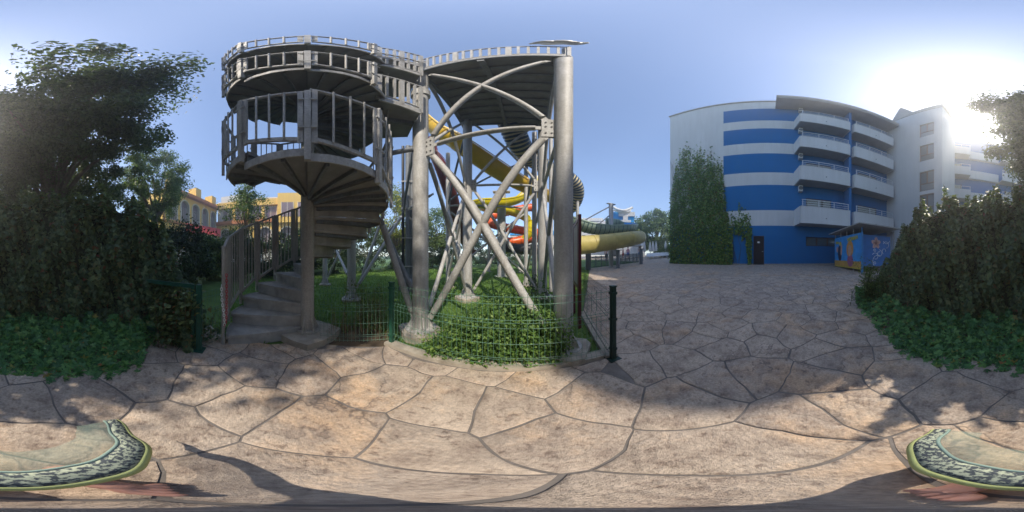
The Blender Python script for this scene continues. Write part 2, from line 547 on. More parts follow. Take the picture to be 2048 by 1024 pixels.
# pavement bed
mb = MB()
pxs = [-2.6, -2.35, -2.0, -1.72, -1.44] + list(np.arange(-1.0, 0.99, 0.5)) + [0.985]
for a, b2 in zip(pxs[:-1], pxs[1:]):
    mb.add([(a, -9, zf(a) + .012), (b2, -9, zf(b2) + .012), (b2, yline(b2), zf(b2) + .012), (a, yline(a), zf(a) + .012)], [(0, 1, 2, 3)])
pxs = [0.985, 1.2, 1.44] + list(np.arange(1.75, 30, 0.25))
for a, b2 in zip(pxs[:-1], pxs[1:]):
    mb.add([(a, -14, zf(a) + .012), (b2, -14, zf(b2) + .012), (b2, yline(b2), zf(b2) + .012), (a, yline(a), zf(a) + .012)], [(0, 1, 2, 3)])
pave = struct(mb.build('pavement', 'joint'))

def clip(poly, nx_, ny_, d):
    out = []
    for i in range(len(poly)):
        a = poly[i]; b2 = poly[(i + 1) % len(poly)]
        da = a[0] * nx_ + a[1] * ny_ - d; db = b2[0] * nx_ + b2[1] * ny_ - d
        if da <= 0: out.append(a)
        if da * db < 0:
            u = da / (da - db)
            out.append((a[0] + (b2[0] - a[0]) * u, a[1] + (b2[1] - a[1]) * u))
    return out
cell = 0.50
seeds = []
for i in range(-10, 62):
    for j in range(-27, 29):
        x = (i + 0.5 * (j % 2)) * cell + rng.uniform(-.46, .46) * cell
        y = j * cell + rng.uniform(-.46, .46) * cell
        seeds.append((x, y))
seeds = np.array(seeds)
keep = []
for k, (x, y) in enumerate(seeds):
    if y > yline(x) + (0.45 if x < 8 else 0): continue
    if x > 12.6 and y < 8: continue
    if x > 22: continue
    r_ = math.hypot(x, y)
    a_ = (math.degrees(math.atan2(x, y)) % 360) / 360 * 2048 + 1024
    a_ = a_ % 2048
    if (a_ < 330) and r_ > 2.4: continue
    if a_ > 1740 and r_ > 3.6 + max(0, (1840 - a_)) * 0.09: continue
    if x < -2.6: continue
    if y < -12: continue
    keep.append(k)
stones = []
for k in keep:
    x, y = seeds[k]
    d2 = np.hypot(seeds[:, 0] - x, seeds[:, 1] - y)
    nb = np.argsort(d2)[1:26]
    poly = [(x - 1.5, y - 1.5), (x + 1.5, y - 1.5), (x + 1.5, y + 1.5), (x - 1.5, y + 1.5)]
    jw = 0.004 + 0.006 * rng.random()
    for q in nb:
        vx, vy = seeds[q] - seeds[k]
        L = math.hypot(vx, vy)
        ux, uy = vx / L, vy / L
        mid = (seeds[q] + seeds[k]) / 2
        poly = clip(poly, ux, uy, mid[0] * ux + mid[1] * uy - jw)
        if len(poly) < 3: break
    if x < 0.99:
        poly = clip(poly, 0, 1, 1.48)
        if x < -1.0 and len(poly) > 2: poly = clip(poly, -.767, .641, 2.0 * .767 + .83 * .641 - .02)
    else:
        for (a, b2), (c, d) in zip(YL[:-1], YL[1:]):
            if a - 0.6 <= x <= c + 0.6:
                L = math.hypot(c - a, d - b2)
                n_ = (-(d - b2) / L, (c - a) / L)
                poly = clip(poly, n_[0], n_[1], a * n_[0] + b2 * n_[1] - 0.02)
    ar = abs(sum(poly[i][0] * poly[(i + 1) % len(poly)][1] - poly[(i + 1) % len(poly)][0] * poly[i][1] for i in range(len(poly)))) / 2 if len(poly) >= 3 else 0
    if ar > .012: stones.append((math.hypot(x, y), k, poly))
stones.sort()
def wob(x, y):
    return (0.022 * math.sin(3.1 * x + 5.3 * y) + 0.014 * math.sin(9.7 * x - 6.1 * y + 1) + 0.006 * math.sin(23 * x + 17 * y),
            0.022 * math.sin(4.3 * y - 2.9 * x + 2) + 0.014 * math.sin(8.3 * y + 7.7 * x) + 0.006 * math.sin(19 * y - 25 * x))
def stone_mesh(mb, poly, r_):
    step = 0.10 if r_ < 6 else 0.4
    ol = []
    for i in range(len(poly)):
        a = poly[i]; b2 = poly[(i + 1) % len(poly)]
        L = math.hypot(b2[0] - a[0], b2[1] - a[1])
        n = max(1, int(L / step))
        for q in range(n):
            u = q / n
            x = a[0] + (b2[0] - a[0]) * u; y = a[1] + (b2[1] - a[1]) * u
            w = wob(x, y)
            ol.append((x + w[0], min(y + w[1], 1.495) if x < 0.95 else y + w[1]))
    n = len(ol)
    cx = sum(p[0] for p in ol) / n; cy = sum(p[1] for p in ol) / n
    h = 0.006 + 0.004 * random.random()
    tx, ty = random.uniform(-.003, .003), random.uniform(-.003, .003)
    rings = [(1.0, 0.004), (0.988, h * .7), (0.965, h), (0.6, h + .003)]
    vs = []
    for s, z in rings:
        for p in ol:
            x = cx + (p[0] - cx) * s; y = cy + (p[1] - cy) * s
            zz = z + (0 if z < .005 else tx * (x - cx) + ty * (y - cy) + 0.0015 * math.sin(11 * x + 3 * y) + .0015 * math.sin(13 * y - 5 * x))
            vs.append((x, y, zz + float(zf(x)) + .012))
    vs.append((cx, cy, h + .003 + float(zf(cx)) + .012))
    fs = []
    for k in range(len(rings) - 1):
        for i in range(n):
            j = (i + 1) % n
            fs.append((k * n + i, k * n + j, (k + 1) * n + j, (k + 1) * n + i))
    k = len(rings) - 1
    for i in range(n): fs.append((k * n + i, k * n + (i + 1) % n, len(vs) - 1))
    mb.add(vs, fs)
for r_, k, poly in stones[:298]:
    mb = MB(); stone_mesh(mb, poly, r_)
    mb.build('flagstone', 'flagstone', pave, True)
mb = MB()
for r_, k, poly in stones[298:]: stone_mesh(mb, poly, r_)
mb.build('far_flagstones', 'flagstone', pave, True, 'stuff')
mb = MB(); mb.add([(-2.02, .84, .006), (-1.42, 1.53, .006), (-1.7, 1.95, .006), (-2.5, 1.5, .006)], [(0, 1, 2, 3)]); struct(mb.build('bare_soil', 'soil'))
# pool deck beyond
mb = MB()
for a in np.arange(12.7, 60, 1.5):
    b2 = a + 1.5
    mb.add([(a, 15.2 if a > 13 else 15.2, zf(a) + .02), (b2, 15.2, zf(b2) + .02), (b2, 60, zf(b2) + .02), (a, 60, zf(a) + .02)], [(0, 1, 2, 3)])
struct(mb.build('pool_deck', 'deck_beige'))
mb = MB()
for a in np.arange(12.7, 60, 1.5):
    b2 = a + 1.5
    mb.add([(a, 8.0, zf(a) + .017), (b2, 8.0, zf(b2) + .017), (b2, 15.2, zf(b2) + .017), (a, 15.2, zf(a) + .017)], [(0, 1, 2, 3)])
struct(mb.build('path', 'flagstone'))
# kerb strip under the mesh fence
mb = MB()
mb.box(-1.5, 1.02, 1.50, 1.64, -0.05, 0.06)
mb.obox((1.02, 1.45, 0.02), (1.46, 3.12, 0.04), 0.14, 0.09)
struct(mb.build('kerb', 'concrete'))

# ================================================================== SLIDE TOWER
def cpos(px, D): return Vector((*XY(px, D), 0))
C1, C2, C3, C4 = cpos(841, 2.51), cpos(1127, 1.93), cpos(935, 4.7), cpos(1085, 4.75)
ZD = 6.4
tower = thing('slide_tower', 'tall galvanised steel water slide tower with round columns and crossed braces', 'slide tower', (0, 3.2, 0))
def column(p, z1, r, mat='steel', parent=tower, n=20, z0=0.0, fins=True, foot=0.3):
    mb = MB()
    p = Vector(p)
    g = float(zf(p.x))
    mb.tube((p.x, p.y, g + z0), (p.x, p.y, z1), r, n)
    o = mb.build('column', mat, parent, True)
    if fins:
        pl = MB()
        pl.tube((p.x, p.y, g + z0), (p.x, p.y, g + z0 + .025), r * 1.9, 20)
        pl.build('base_plate', mat, o)
        for k in range(6):
            a = k * math.pi / 3 + .3
            d = Vector((math.cos(a), math.sin(a), 0)); q = Vector((-d.y, d.x, 0)) * 0.008
            b0 = Vector((p.x, p.y, g + z0 + .026))
            tri = [b0 + d * r * .98, b0 + d * r * 1.75, b0 + d * r * .98 + Vector((0, 0, .22))]
            f = MB(); f.add([v + q for v in tri] + [v - q for v in tri], [(0, 1, 2), (5, 4, 3), (0, 3, 4, 1), (1, 4, 5, 2), (2, 5, 3, 0)])
            f.build('fin', mat, o)
    return o
def footing(p, w, h=0.1, rot=0.3):
    mb = MB()
    g = float(zf(p.x))
    pts = [(p.x + w * math.cos(rot + k * math.pi / 4 + .4 * (k % 2)) * (1 + .1 * math.sin(k * 2.3)), p.y + w * math.sin(rot + k * math.pi / 4 + .4 * (k % 2))) for k in range(8)]
    mb.poly(pts, g - .05, g + h)
    return mb
for p, z1, r, m_ in ((C1, 7.5, .125, 'steel'), (C2, ZD + .12, .116, 'steel'), (C3, ZD, .135, 'steel'), (C4, ZD, .135, 'steel')):
    column(p, z1, r, m_, z0=0.10)
    footing(p, .36).build('footing', 'concrete', tower)
for za, zb_ in ((5.0, 5.25), (6.55, 6.7)):
    mb = MB(); mb.tube((C1.x, C1.y, za), (C1.x, C1.y, zb_), .155, 20); mb.build('collar', 'steel', tower, True)
column(cpos(1069, 5.4), ZD, .085, parent=tower, z0=0.05)
column(cpos(1102, 5.6), ZD, .07, parent=tower, z0=0.05, fins=False)
mb = footing(cpos(1069, 5.4), .25, .06); mb.build('footing', 'concrete', tower)
def at(c, z): return Vector((c.x, c.y, z))
def brace(p0, p1, r=.052, mat='steel', parent=tower):
    p0 = Vector(p0); p1 = Vector(p1)
    mb = MB()
    d = (p1 - p0).normalized()
    mb.tube(p0 + d * .16, p1 - d * .16, r, 14)
    o = mb.build('brace', mat, parent, True)
    for q, s in ((p0, 1), (p1, -1)):
        pl = MB(); pl.obox(q + d * s * .02, q + d * s * .24, 0.018, r * 1.7)
        pl.build('end_plate', mat, o)
    return o
def gusset(c, z, dirs, parent=tower):
    for d in dirs:
        d = Vector(d).normalized()
        a = at(c, z) + d * .11
        mb = MB(); mb.obox(a - Vector((0, 0, .19)), a + Vector((0, 0, .19)), .15, .03, up=Vector((-d.y, d.x, 0)))
        mb2 = MB()
        s = Vector((-d.y, d.x, 0))
        ctr = at(c, z) + d * .17
        vs = []
        for sg in (-1, 1):
            for (u, w) in ((-.09, -.20), (.09, -.20), (.09, .20), (-.09, .20)):
                vs.append(ctr + d * u + Vector((0, 0, w)) + s * sg * .02)
        mb2.add(vs, [(0, 1, 2, 3), (7, 6, 5, 4), (0, 4, 5, 1), (1, 5, 6, 2), (2, 6, 7, 3), (3, 7, 4, 0)])
        g = mb2.build('gusset_plate', 'steel', parent)
        for (u, w) in ((-.03, .12), (.04, .12), (-.03, 0.02), (.04, .02), (-.03, -.12), (.04, -.12)):
            for sg in (-1, 1):
                bm_ = MB(); bm_.disc(ctr + d * u + Vector((0, 0, w)) + s * sg * .02, s * sg, .014, .012, 6)
                bm_.build('bolt', 'bolt', g)
def xbay(a, b2, zg, ztop, zlow=.32, r=.052, rt=.048, horiz=True, mat='steel'):
    d = (b2 - a).normalized()
    i = .17
    A0, B0 = a + d * i, b2 - d * i
    gusset(a, zg, [d]); gusset(b2, zg, [-d])
    brace(at(A0, zg - .12), at(B0, zlow), r, mat)
    brace(at(B0, zg - .12) + Vector((0.0, .0, 0)), at(A0, zlow), r, mat)
    if horiz: brace(at(A0, zg), at(B0, zg), rt * .9, mat)
    brace(at(A0, zg + .12), at(B0, ztop), rt, mat)
    brace(at(B0, zg + .12), at(A0, ztop), rt, mat)
    # splice plate at the crossing
    c = (at(A0, zg - .12) + at(B0, zlow)) / 2
    dd = (at(B0, zlow) - at(A0, zg - .12)).normalized()
    mb = MB(); mb.obox(c - dd * .34, c + dd * .34, .02, r * 2.5)
    sp = mb.build('splice_plate', mat, tower)
    n = dd.cross(Vector((0, 0, 1))).normalized()
    for u in (-.28, -.2, .2, .28):
        for sg in (-1, 1):
            k = MB(); k.disc(c + dd * u + n * sg * .009, n * sg, .015, .014, 6); k.build('bolt', 'bolt', sp)
xbay(C1, C2, 3.2, 6.18)
xbay(C3, C4, 3.45, 6.2, .3, .045, .042)
xbay(C1, C3, 3.3, 6.2, .3, .042, .04, True)
xbay(C2, C4, 3.25, 6.2, .3, .042, .04, True)
C5, C6 = cpos(896, 6.6), cpos(1052, 7.0)
for p in (C5, C6):
    column(p, ZD - .3, .09, 'steel', z0=.05)
    footing(p, .26, .06).build('footing', 'concrete', tower)
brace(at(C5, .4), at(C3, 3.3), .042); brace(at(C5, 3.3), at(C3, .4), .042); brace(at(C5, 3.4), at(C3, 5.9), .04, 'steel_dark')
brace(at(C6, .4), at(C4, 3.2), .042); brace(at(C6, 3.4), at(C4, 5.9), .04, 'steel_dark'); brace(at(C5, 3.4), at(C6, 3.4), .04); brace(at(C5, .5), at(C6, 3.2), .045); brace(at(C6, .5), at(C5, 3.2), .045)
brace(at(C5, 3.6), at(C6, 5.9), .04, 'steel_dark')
# deck
ex = 0.16
d12 = (C2 - C1).normalized()
FL, FR = C1 - d12 * .02 + Vector((0, -.10, 0)), C2 + d12 * .02 + Vector((0, -.10, 0))
BL, BR = C3 + Vector((-.2, .2, 0)), C4 + Vector((.2, .2, 0))
nstrip = 9
for k in range(nstrip):
    u0, u1 = k / nstrip + .004, (k + 1) / nstrip - .004
    pts = [FL.lerp(BL, u0), FR.lerp(BR, u0), FR.lerp(BR, u1), FL.lerp(BL, u1)]
    mb = MB(); mb.poly([(p.x, p.y) for p in pts], ZD, ZD + .06)
    mb.build('deck_panel', 'under', tower)
for k in range(nstrip + 1):
    a, b2 = FL.lerp(BL, k / nstrip), FR.lerp(BR, k / nstrip)
    mb = MB(); mb.obox(at(a, ZD - .045), at(b2, ZD - .045), .05, .08)
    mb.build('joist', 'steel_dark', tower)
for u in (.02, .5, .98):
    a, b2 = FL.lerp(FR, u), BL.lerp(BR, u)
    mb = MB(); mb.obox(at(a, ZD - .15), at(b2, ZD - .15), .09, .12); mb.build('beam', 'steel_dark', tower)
mb = MB(); mb.obox(at(FL, ZD + .02), at(FR, ZD + .02), .03, .16); mb.build('edge_beam', 'steel', tower)
def rail_run(a, b2, z0, h, n, parent, mat='steel', wide=(0,)):
    a = Vector(a); b2 = Vector(b2)
    mb = MB(); mb.obox(at(a, z0 + h), at(b2, z0 + h), .035, .035)
    o = mb.build('handrail', mat, parent)
    mb = MB(); mb.obox(at(a, z0 + .1), at(b2, z0 + .1), .025, .03); mb.build('bottom_rail', mat, parent)
    for k in range(n + 1):
        p = a.lerp(b2, k / n)
        w = .07 if k in wide or k == n else .032
        mb = MB(); mb.obox(at(p, z0 - (.06 if w > .05 else -.1)), at(p, z0 + h + (.03 if w > .05 else 0)), w, .03, up=(b2 - a).cross(Vector((0, 0, 1))))
        mb.build('rail_post' if w > .05 else 'baluster', mat, parent)
rail_run(FL, FR, ZD + .06, .98, 18, tower, wide=(0, 6, 12))
rail_run(FL, BL, ZD + .06, .98, 16, tower, wide=(0, 8))
rail_run(FR, BR, ZD + .06, .98, 16, tower, wide=(0, 8))
rail_run(BL, BR, ZD + .06, .98, 12, tower, wide=(0, 6))
# white tub at the top of the slides
def hoop(label, c, L, r, ang):
    th = thing('slide_entry', label, 'slide entry', c)
    d = Vector((math.cos(ang), math.sin(ang), 0))
    for k in range(5):
        a = Vector(c) + d * (L * (k / 5 - .5)); b2 = Vector(c) + d * (L * ((k + .94) / 5 - .5))
        mb = MB(); mb.sweep([a + Vector((0, 0, r)), b2 + Vector((0, 0, r))], r * (1 - .03 * k), 12, False, math.pi * 1.05, math.pi * 1.95)
        mb.sweep([a + Vector((0, 0, r)), b2 + Vector((0, 0, r))], r * (1 - .03 * k) - .02, 12, False, math.pi * 1.05, math.pi * 1.95)
        mb.build('shell', 'plastic_white', th, True)
    for s in (-1, 1):
        e = Vector((-d.y, d.x, 0)) * s * r
        mb = MB(); mb.obox(Vector(c) + e - d * L * .5 + Vector((0, 0, r * .85)), Vector(c) + e + d * L * .5 + Vector((0, 0, r * .85)), .05, .04)
        mb.build('rim', 'plastic_white', th)
hoop('white slide starting trough standing on the tower deck behind the front railing', (.12, 2.35, ZD + .06), 1.0, .33, .1)
wc = thing('folded_awning', 'crumpled white folded awning on a short post above the right tower column', 'awning', (C2.x, C2.y, ZD + .12))
mb = MB(); mb.tube((C2.x + .02, C2.y, ZD + .12), (C2.x + .02, C2.y, 7.55), .045, 10); mb.build('post', 'steel', wc, True)
q0 = P(1078, 96, 1.72); q1 = P(1166, 92, 1.72); zq = 7.62
for k, (dz, rr, sh) in enumerate(((0, .085, 0), (.07, .075, .12), (-.04, .06, -.1))):
    A_, B_ = Vector((q0.x + sh, q0.y, zq + dz)), Vector((q1.x + sh * .5, q1.y, zq + dz + .05))
    path = [A_.lerp(B_, u) + Vector((0, .03 * math.sin(9 * u + k), .03 * math.sin(7 * u + 2 * k))) for u in np.linspace(0, 1, 12)]
    mb = MB(); mb.sweep(path, [rr * (.15 + math.sin(math.pi * u) ** .6) for u in np.linspace(0.02, .98, 12)], 10); mb.build('fold', 'plastic_white', wc, True)

# outer columns of the stair tower
def stand(label, px, D, z1, r, name='steel_column', mat='steel', top=None):
    p = cpos(px, D)
    th = thing(name, label, 'column', (p.x, p.y, float(zf(p.x))))
    column(p, z1, r, mat, th, z0=.06)
    footing(p, r * 2.6, .06).build('footing', 'concrete', th)
    return th
stand('thin grey steel column on round base plate behind the spiral stair', 650, 7.2, 5.6, .11)
q = stand('grey steel column standing in the grass beside a broken concrete footing', 703, 4.7, 3.6, .125)
pA, pB = cpos(703, 4.7), cpos(650, 7.2)
brace(at(cpos(712, 4.7), .35), at(cpos(806, 6.5), 3.0), .05, 'steel', q)
brace(at(cpos(697, 4.7), .7), at(cpos(672, 6.6), 1.55), .045, 'steel', q)
brace(at(cpos(655, 7.0), .35), at(cpos(688, 6.8), 1.9), .045, 'steel', q)
brace(at(cpos(722, 5.6), .5), at(cpos(768, 5.9), 2.9), .05, 'steel', q)
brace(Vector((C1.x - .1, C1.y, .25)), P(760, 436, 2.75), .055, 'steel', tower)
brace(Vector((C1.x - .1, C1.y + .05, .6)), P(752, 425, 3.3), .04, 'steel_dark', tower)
pipes = thing('pipe_bundle', 'bundle of dark vertical water pipes with a pump at the foot', 'pipes', G(820, 6.4))
for px, r, m_ in ((806, .06, 'slide_black'), (816, .11, 'steel_dark'), (824, .07, 'steel_dark'), (832, .05, 'steel')):
    p = cpos(px, 6.4)
    mb = MB(); mb.tube((p.x, p.y, .05), (p.x, p.y, ZD), r, 14); mb.build('pipe', m_, pipes, True)
for z in (.9, 2.0, 3.2, 4.4):
    mb = MB(); mb.obox(at(cpos(803, 6.28), z), at(cpos(836, 6.28), z), .03, .04); mb.build('clamp', 'steel', pipes)
p = cpos(815, 6.0)
mb = MB(); mb.tube((p.x - .35, p.y, .3), (p.x + .3, p.y + .1, .3), .16, 14); mb.tube((p.x, p.y, .3), (p.x, p.y + .1, .62), .08, 12)
mb.box(p.x - .3, p.x + .3, p.y - .15, p.y + .15, 0, .16); mb.build('pump', 'steel_dark', pipes, True)
brace(at(cpos(806, 6.5), 2.9), at(cpos(770, 6.8), 2.2), .05, 'steel', pipes)
brace(at(cpos(815, 6.2), 3.1), at(cpos(868, 5.2), 3.4), .045, 'steel', pipes)
brace(at(cpos(806, 6.3), 3.0), at(cpos(838, 4.2), 5.5), .055, 'steel_dark', pipes)

# ================================================================== SPIRAL STAIR
S = cpos(615, 2.44)
ef = Vector((math.sin(az(615)), math.cos(az(615)), 0)); er = Vector((ef.y, -ef.x, 0))
RS = 1.15
def sp(phi, r, z=0):
    a = R(phi)
    d = -er * math.cos(a) + ef * math.sin(a)
    return Vector((S.x + d.x * r, S.y + d.y * r, z))
stair = thing('spiral_staircase', 'weathered grey spiral staircase winding up round a steel post beside the tower', 'staircase', (S.x, S.y, 0))
column(S, ZD + .8, .10, 'steel_old', stair, z0=.12)
mb = MB(); pts = [sp(a, .42 if a % 90 else .5) for a in range(0, 360, 30)]
mb.poly([(p.x, p.y) for p in pts], -.04, .12); mb.build('footing', 'concrete', stair)
steps = [(-29 + 21 * i, -29 + 21 * (i + 1), .19 * (i + 1)) for i in range(11)]
steps += [(202, 236, 2.16), (236, 270, 2.22)]
PHS = [270, 340, 450, 540, 630, 700, 810, 900, 990, 1100, 1260]
ZHS = [2.28, 2.66, 3.45, 4.0, 4.18, 4.65, 5.4, 5.76, 5.94, 6.2, ZD]
for ph in range(270, 1259, 30):
    steps.append((ph, ph + 30, float(np.interp(ph, PHS, ZHS))))
prevz = 0.0
for i, (f0, f1, z) in enumerate(steps):
    n = 5
    def wedge(mb, a0, a1, r0, r1, z0, z1):
        k = n + 1
        arr = []
        for zz in (z0, z1):
            for rr in (r0, r1):
                for j in range(k): arr.append(sp(a0 + (a1 - a0) * j / n, rr, zz))
        fs = []
        for j in range(n):
            fs += [(j, k + j, k + j + 1, j + 1), (2 * k + j, 2 * k + j + 1, 3 * k + j + 1, 3 * k + j), (k + j, 3 * k + j, 3 * k + j + 1, k + j + 1), (j, j + 1, 2 * k + j + 1, 2 * k + j)]
        fs += [(0, 2 * k, 3 * k, k), (n, k + n, 3 * k + n, 2 * k + n)]
        mb.add(arr, fs)
    mb = MB()
    wedge(mb, f0 - 2, f1, .09, RS, z - .045, z)
    tr = mb.build('tread', 'tread' if i < 11 else 'under', stair)
    hgt = z - prevz
    if i < 11 or hgt > .05:
        mb = MB(); mb.obox(sp(f0, .10, z - .046 - (hgt - .05) / 2), sp(f0, RS - .01, z - .046 - (hgt - .05) / 2), .022, max(.06, hgt - .05))
        rs = mb.build('riser', 'tread' if i < 11 else 'steel_dark', stair)
        if i > 4 and i < 12:
            for rr in (.16, .22, .95):
                k = MB(); nrm = (sp(f0 + 5, .6) - sp(f0, .6)).normalized()
                k.disc(sp(f0, rr, z - .1) - nrm * .011, -nrm, .011, .01, 6)
                k.build('bolt', 'bolt', rs)
    mb = MB()
    for j in range(4):
        a, b2 = f0 + (f1 - f0) * j / 4, f0 + (f1 - f0) * (j + 1) / 4
        mb.obox(sp(a, RS + .012, z - .035), sp(b2, RS + .012, z - .035), .016, .09)
    mb.build('edge_strip', 'steel_old' if i < 11 else 'steel', stair)
    if i >= 8:
        for fr in (.35, .75):
            mb = MB(); a = f0 + (f1 - f0) * fr
            mb.obox(sp(a, .14, z - .075), sp(a, RS - .02, z - .075), .03, .05); mb.build('bracket', 'steel_dark', stair)
    prevz = z
def zc(phi):
    for f0, f1, z in steps:
        if f0 <= phi < f1: return z
    return steps[-1][2] if phi > 0 else 0
HR = 1.22
for i, (f0, f1, z) in enumerate(steps):
    if 165 < f0 % 360 < 215 and f0 > 400: continue
    zn = steps[i + 1][2] if i + 1 < len(steps) else z
    dz = zn - z
    r = RS + .045
    old = 'steel_old' if i < 11 else 'steel'
    h = HR + .02 if i < 11 else float(np.interp(f0, [202, 270, 630, 990], [1.14, 0.99, .92, .92]))
    if i == 0: lo = -.16
    zb0, zb1 = z - .02, zn - .02
    a0, a1 = f0 + .6, f1 - .6
    g0, g1 = f0 + 2.6, f1 - 2.6
    mb = MB(); mb.obox(sp(a0, r, zb0 + h), sp(a1, r, zb1 + h), .035, .035)
    pan = mb.build('railing_panel', old, stair)
    mb = MB(); mb.obox(sp(g0, r, zb0 + .12), sp(g1, r, zb1 + .12), .03, .045); mb.build('bottom_rail', old, pan)
    for a, zz in ((g0, zb0), (g1, zb1)):
        t_ = sp(a + 1, r) - sp(a - 1, r)
        mb = MB(); mb.obox(sp(a, r, zz + .08), sp(a, r, zz + h), .045, .018, up=t_.cross(Vector((0, 0, 1)))); mb.build('stile', old, pan)
    t_ = sp(f0 + 1, r) - sp(f0 - 1, r)
    pz = 0.0 if i == 0 else zb0 - .14
    mb = MB(); mb.obox(sp(f0, r + .012, pz), sp(f0, r + .012, zb0 + h + .02), .05, .04, up=t_.cross(Vector((0, 0, 1)))); mb.build('rail_post', old, stair)
    if i > 6:
        for fr in (.28, .80):
            mb = MB(); mb.obox(sp(f0 - 3.4, r + .03, zb0 + h * fr), sp(f0 + 3.4, r + .03, zb0 + h * fr), .015, .03); mb.build('clamp', old, pan)
    nb = 3
    for k in range(1, nb + 1):
        u = k / (nb + 1)
        a = g0 + (g1 - g0) * u; zz = zb0 + (zb1 - zb0) * u
        mb = MB(); mb.tube(sp(a, r, zz + .12), sp(a, r, zz + h), .011, 8); mb.build('baluster', old, pan, True)
# landings between stair and tower column
for k, z in enumerate((4.0, 5.74, ZD)):
    a0 = [sp(a, RS - .05) for a in (150, 165, 180, 195, 210, 225)]
    dC = (C1 - S).normalized(); nC = Vector((dC.y, -dC.x, 0))
    q0, q1 = C1 + nC * .30 - dC * .12, C1 - nC * .5 - dC * .05
    pts = a0 + [q0, q1]
    mb = MB(); mb.poly([(p.x, p.y) for p in pts], z - .05, z)
    ld = mb.build('landing', 'under', stair)
    e0, e1 = a0[-1], q0
    mb = MB(); mb.obox(at(e0, z - .04), at(e1, z - .04), .03, .14); mb.build('edge_beam', 'steel', ld)
    mb = MB(); mb.obox(at(S.lerp(C1, .3), z - .1), at(C1, z - .1), .06, .1); mb.build('beam', 'steel_dark', ld)
    rail_run(e0, e1, z, 1.0, 6, ld, wide=(0, 3))
brace(at(sp(200, 1.0), 2.9), at(C1, 3.25) , .045, 'steel_dark', stair)

# red and white plastic chain by the first step
pc = sp(-29, RS + .06, 1.0)
def chain(label, mat, pts):
    path = spline(pts, 10)
    L = [0]
    for a, b2 in zip(path[:-1], path[1:]): L.append(L[-1] + (b2 - a).length)
    n = int(L[-1] / .034)
    th = thing('plastic_chain', label, 'chain', path[0])
    for k in range(n):
        s = L[-1] * (k + .5) / n
        i = max(j for j in range(len(L)) if L[j] <= s); i = min(i, len(path) - 2)
        c = path[i].lerp(path[i + 1], (s - L[i]) / max(1e-6, L[i + 1] - L[i]))
        d = (path[i + 1] - path[i]).normalized()
        sidev = d.cross(Vector((1, .3, 0))).normalized()
        if k % 2: sidev = d.cross(sidev).normalized()
        ring = []
        for q in range(9):
            a = 2 * math.pi * q / 8
            ring.append(c + d * .024 * math.cos(a) + sidev * .013 * math.sin(a))
        mb = MB(); mb.sweep(ring, .0045, 5, False); mb.build('link', mat, th, True)
b0 = P(453, 548, 2.1); b1 = P(452, 645, 2.02); b2_ = P(444, 572, 2.0)
chain('red plastic chain hanging against the first stair post', 'chain_red', [b0, P(453, 600, 2.06), P(452, 640, 2.04), P(449, 652, 2.03)])
chain('white plastic chain hanging loose beside the first stair post', 'chain_white', [P(449, 651, 2.02), P(448, 630, 2.0), P(444, 600, 2.0), P(443, 570, 2.0)])

# ================================================================== FENCES
def mesh_fence(label, pts, h, wire, posts, group=None):
    th = thing('wire_fence', label, 'fence', pts[0], None)
    mb = MB()
    for a, b2 in zip(pts[:-1], pts[1:]):
        a = Vector(a); b2 = Vector(b2)
        d = b2 - a; L = d.length; d.normalize()
        n = Vector((-d.y, d.x, 0))
        k = int(L / .052)
        levels = [0.06, .11, .16, .36, .56, .61, .66, .84, .92]
        levels = [l * h / .95 for l in levels]
        prof = [(0.03, 0), (.07, .0), (.11, .03), (.15, 0), (.58, 0), (.62, .03), (.66, 0), (h, 0)]
        for i in range(k + 1):
            p = a + d * (L * i / k)
            z = p.z
            path = [p + n * o + Vector((0, 0, q)) for q, o in prof]
            mb.sweep(path, .0021, 4, False, side=True)
        for l in levels:
            o = .03 if (abs(l - .11 * h / .95) < .01 or abs(l - .61 * h / .95) < .02) else 0
            mb.sweep([a + n * o + Vector((0, 0, l)), b2 + n * o + Vector((0, 0, l))], .0024, 4, False)
    mb.build('wire_mesh', wire, th)
    for p, hh, m_ in posts:
        p = Vector(p)
        q = MB(); q.box(p.x - .026, p.x + .026, p.y - .026, p.y + .026, p.z, p.z + hh)
        po = q.build('post', m_, th)
        q = MB(); q.box(p.x - .03, p.x + .03, p.y - .03, p.y + .03, p.z + hh, p.z + hh + .018); q.build('cap', m_, po)
        q = MB(); q.box(p.x - .07, p.x + .07, p.y - .07, p.y + .07, p.z + .0, p.z + .012); q.build('base_plate', m_, po)
        for zz in (.15, .55, hh - .08):
            q = MB(); q.box(p.x - .034, p.x + .034, p.y - .034, p.y + .034, p.z + zz, p.z + zz + .03); q.build('clip', m_, po)
PF1, PF2, PF3 = Vector((-1.44, 1.58, .06)), Vector((.99, 1.45, .06)), Vector((1.47, 3.12, .06))
mesh_fence('low green wire mesh fence in front of the tower columns and weeds', [PF1, PF2], .88, 'wire_green', [(PF1 + Vector((0, 0, -.05)), .93, 'green_paint')])
mesh_fence('dark wire mesh fence running back from the leaning dark green corner post', [PF2, PF3], .88, 'wire_dark', [(PF2 + Vector((.03, -.02, -.04)), .94, 'dark_green')])
PL0 = Vector((*XY(640, 2.16), .04))
mesh_fence('green wire mesh fence behind dry weeds next to the stair footing', [PL0, PF1], .86, 'wire_green', [])
PG0, PG1 = Vector((-1.85, -.675, .01)), Vector((-1.9, -1.5, .01))
mesh_fence('green wire mesh fence closing the lawn beside the first step', [PG0, Vector((*XY(447, 2.3), .01))], .86, 'wire_green', [])
gate = thing('fence_gate', 'green tubular steel gate half swallowed by creeper', 'gate', PG0)
for p, w in ((PG0, .03), (PG0 + Vector((.0, -.075, 0)), .022)):
    mb = MB(); mb.box(p.x - w, p.x + w, p.y - w, p.y + w, 0.012, .95); mb.build('gate_post', 'green_paint', gate)
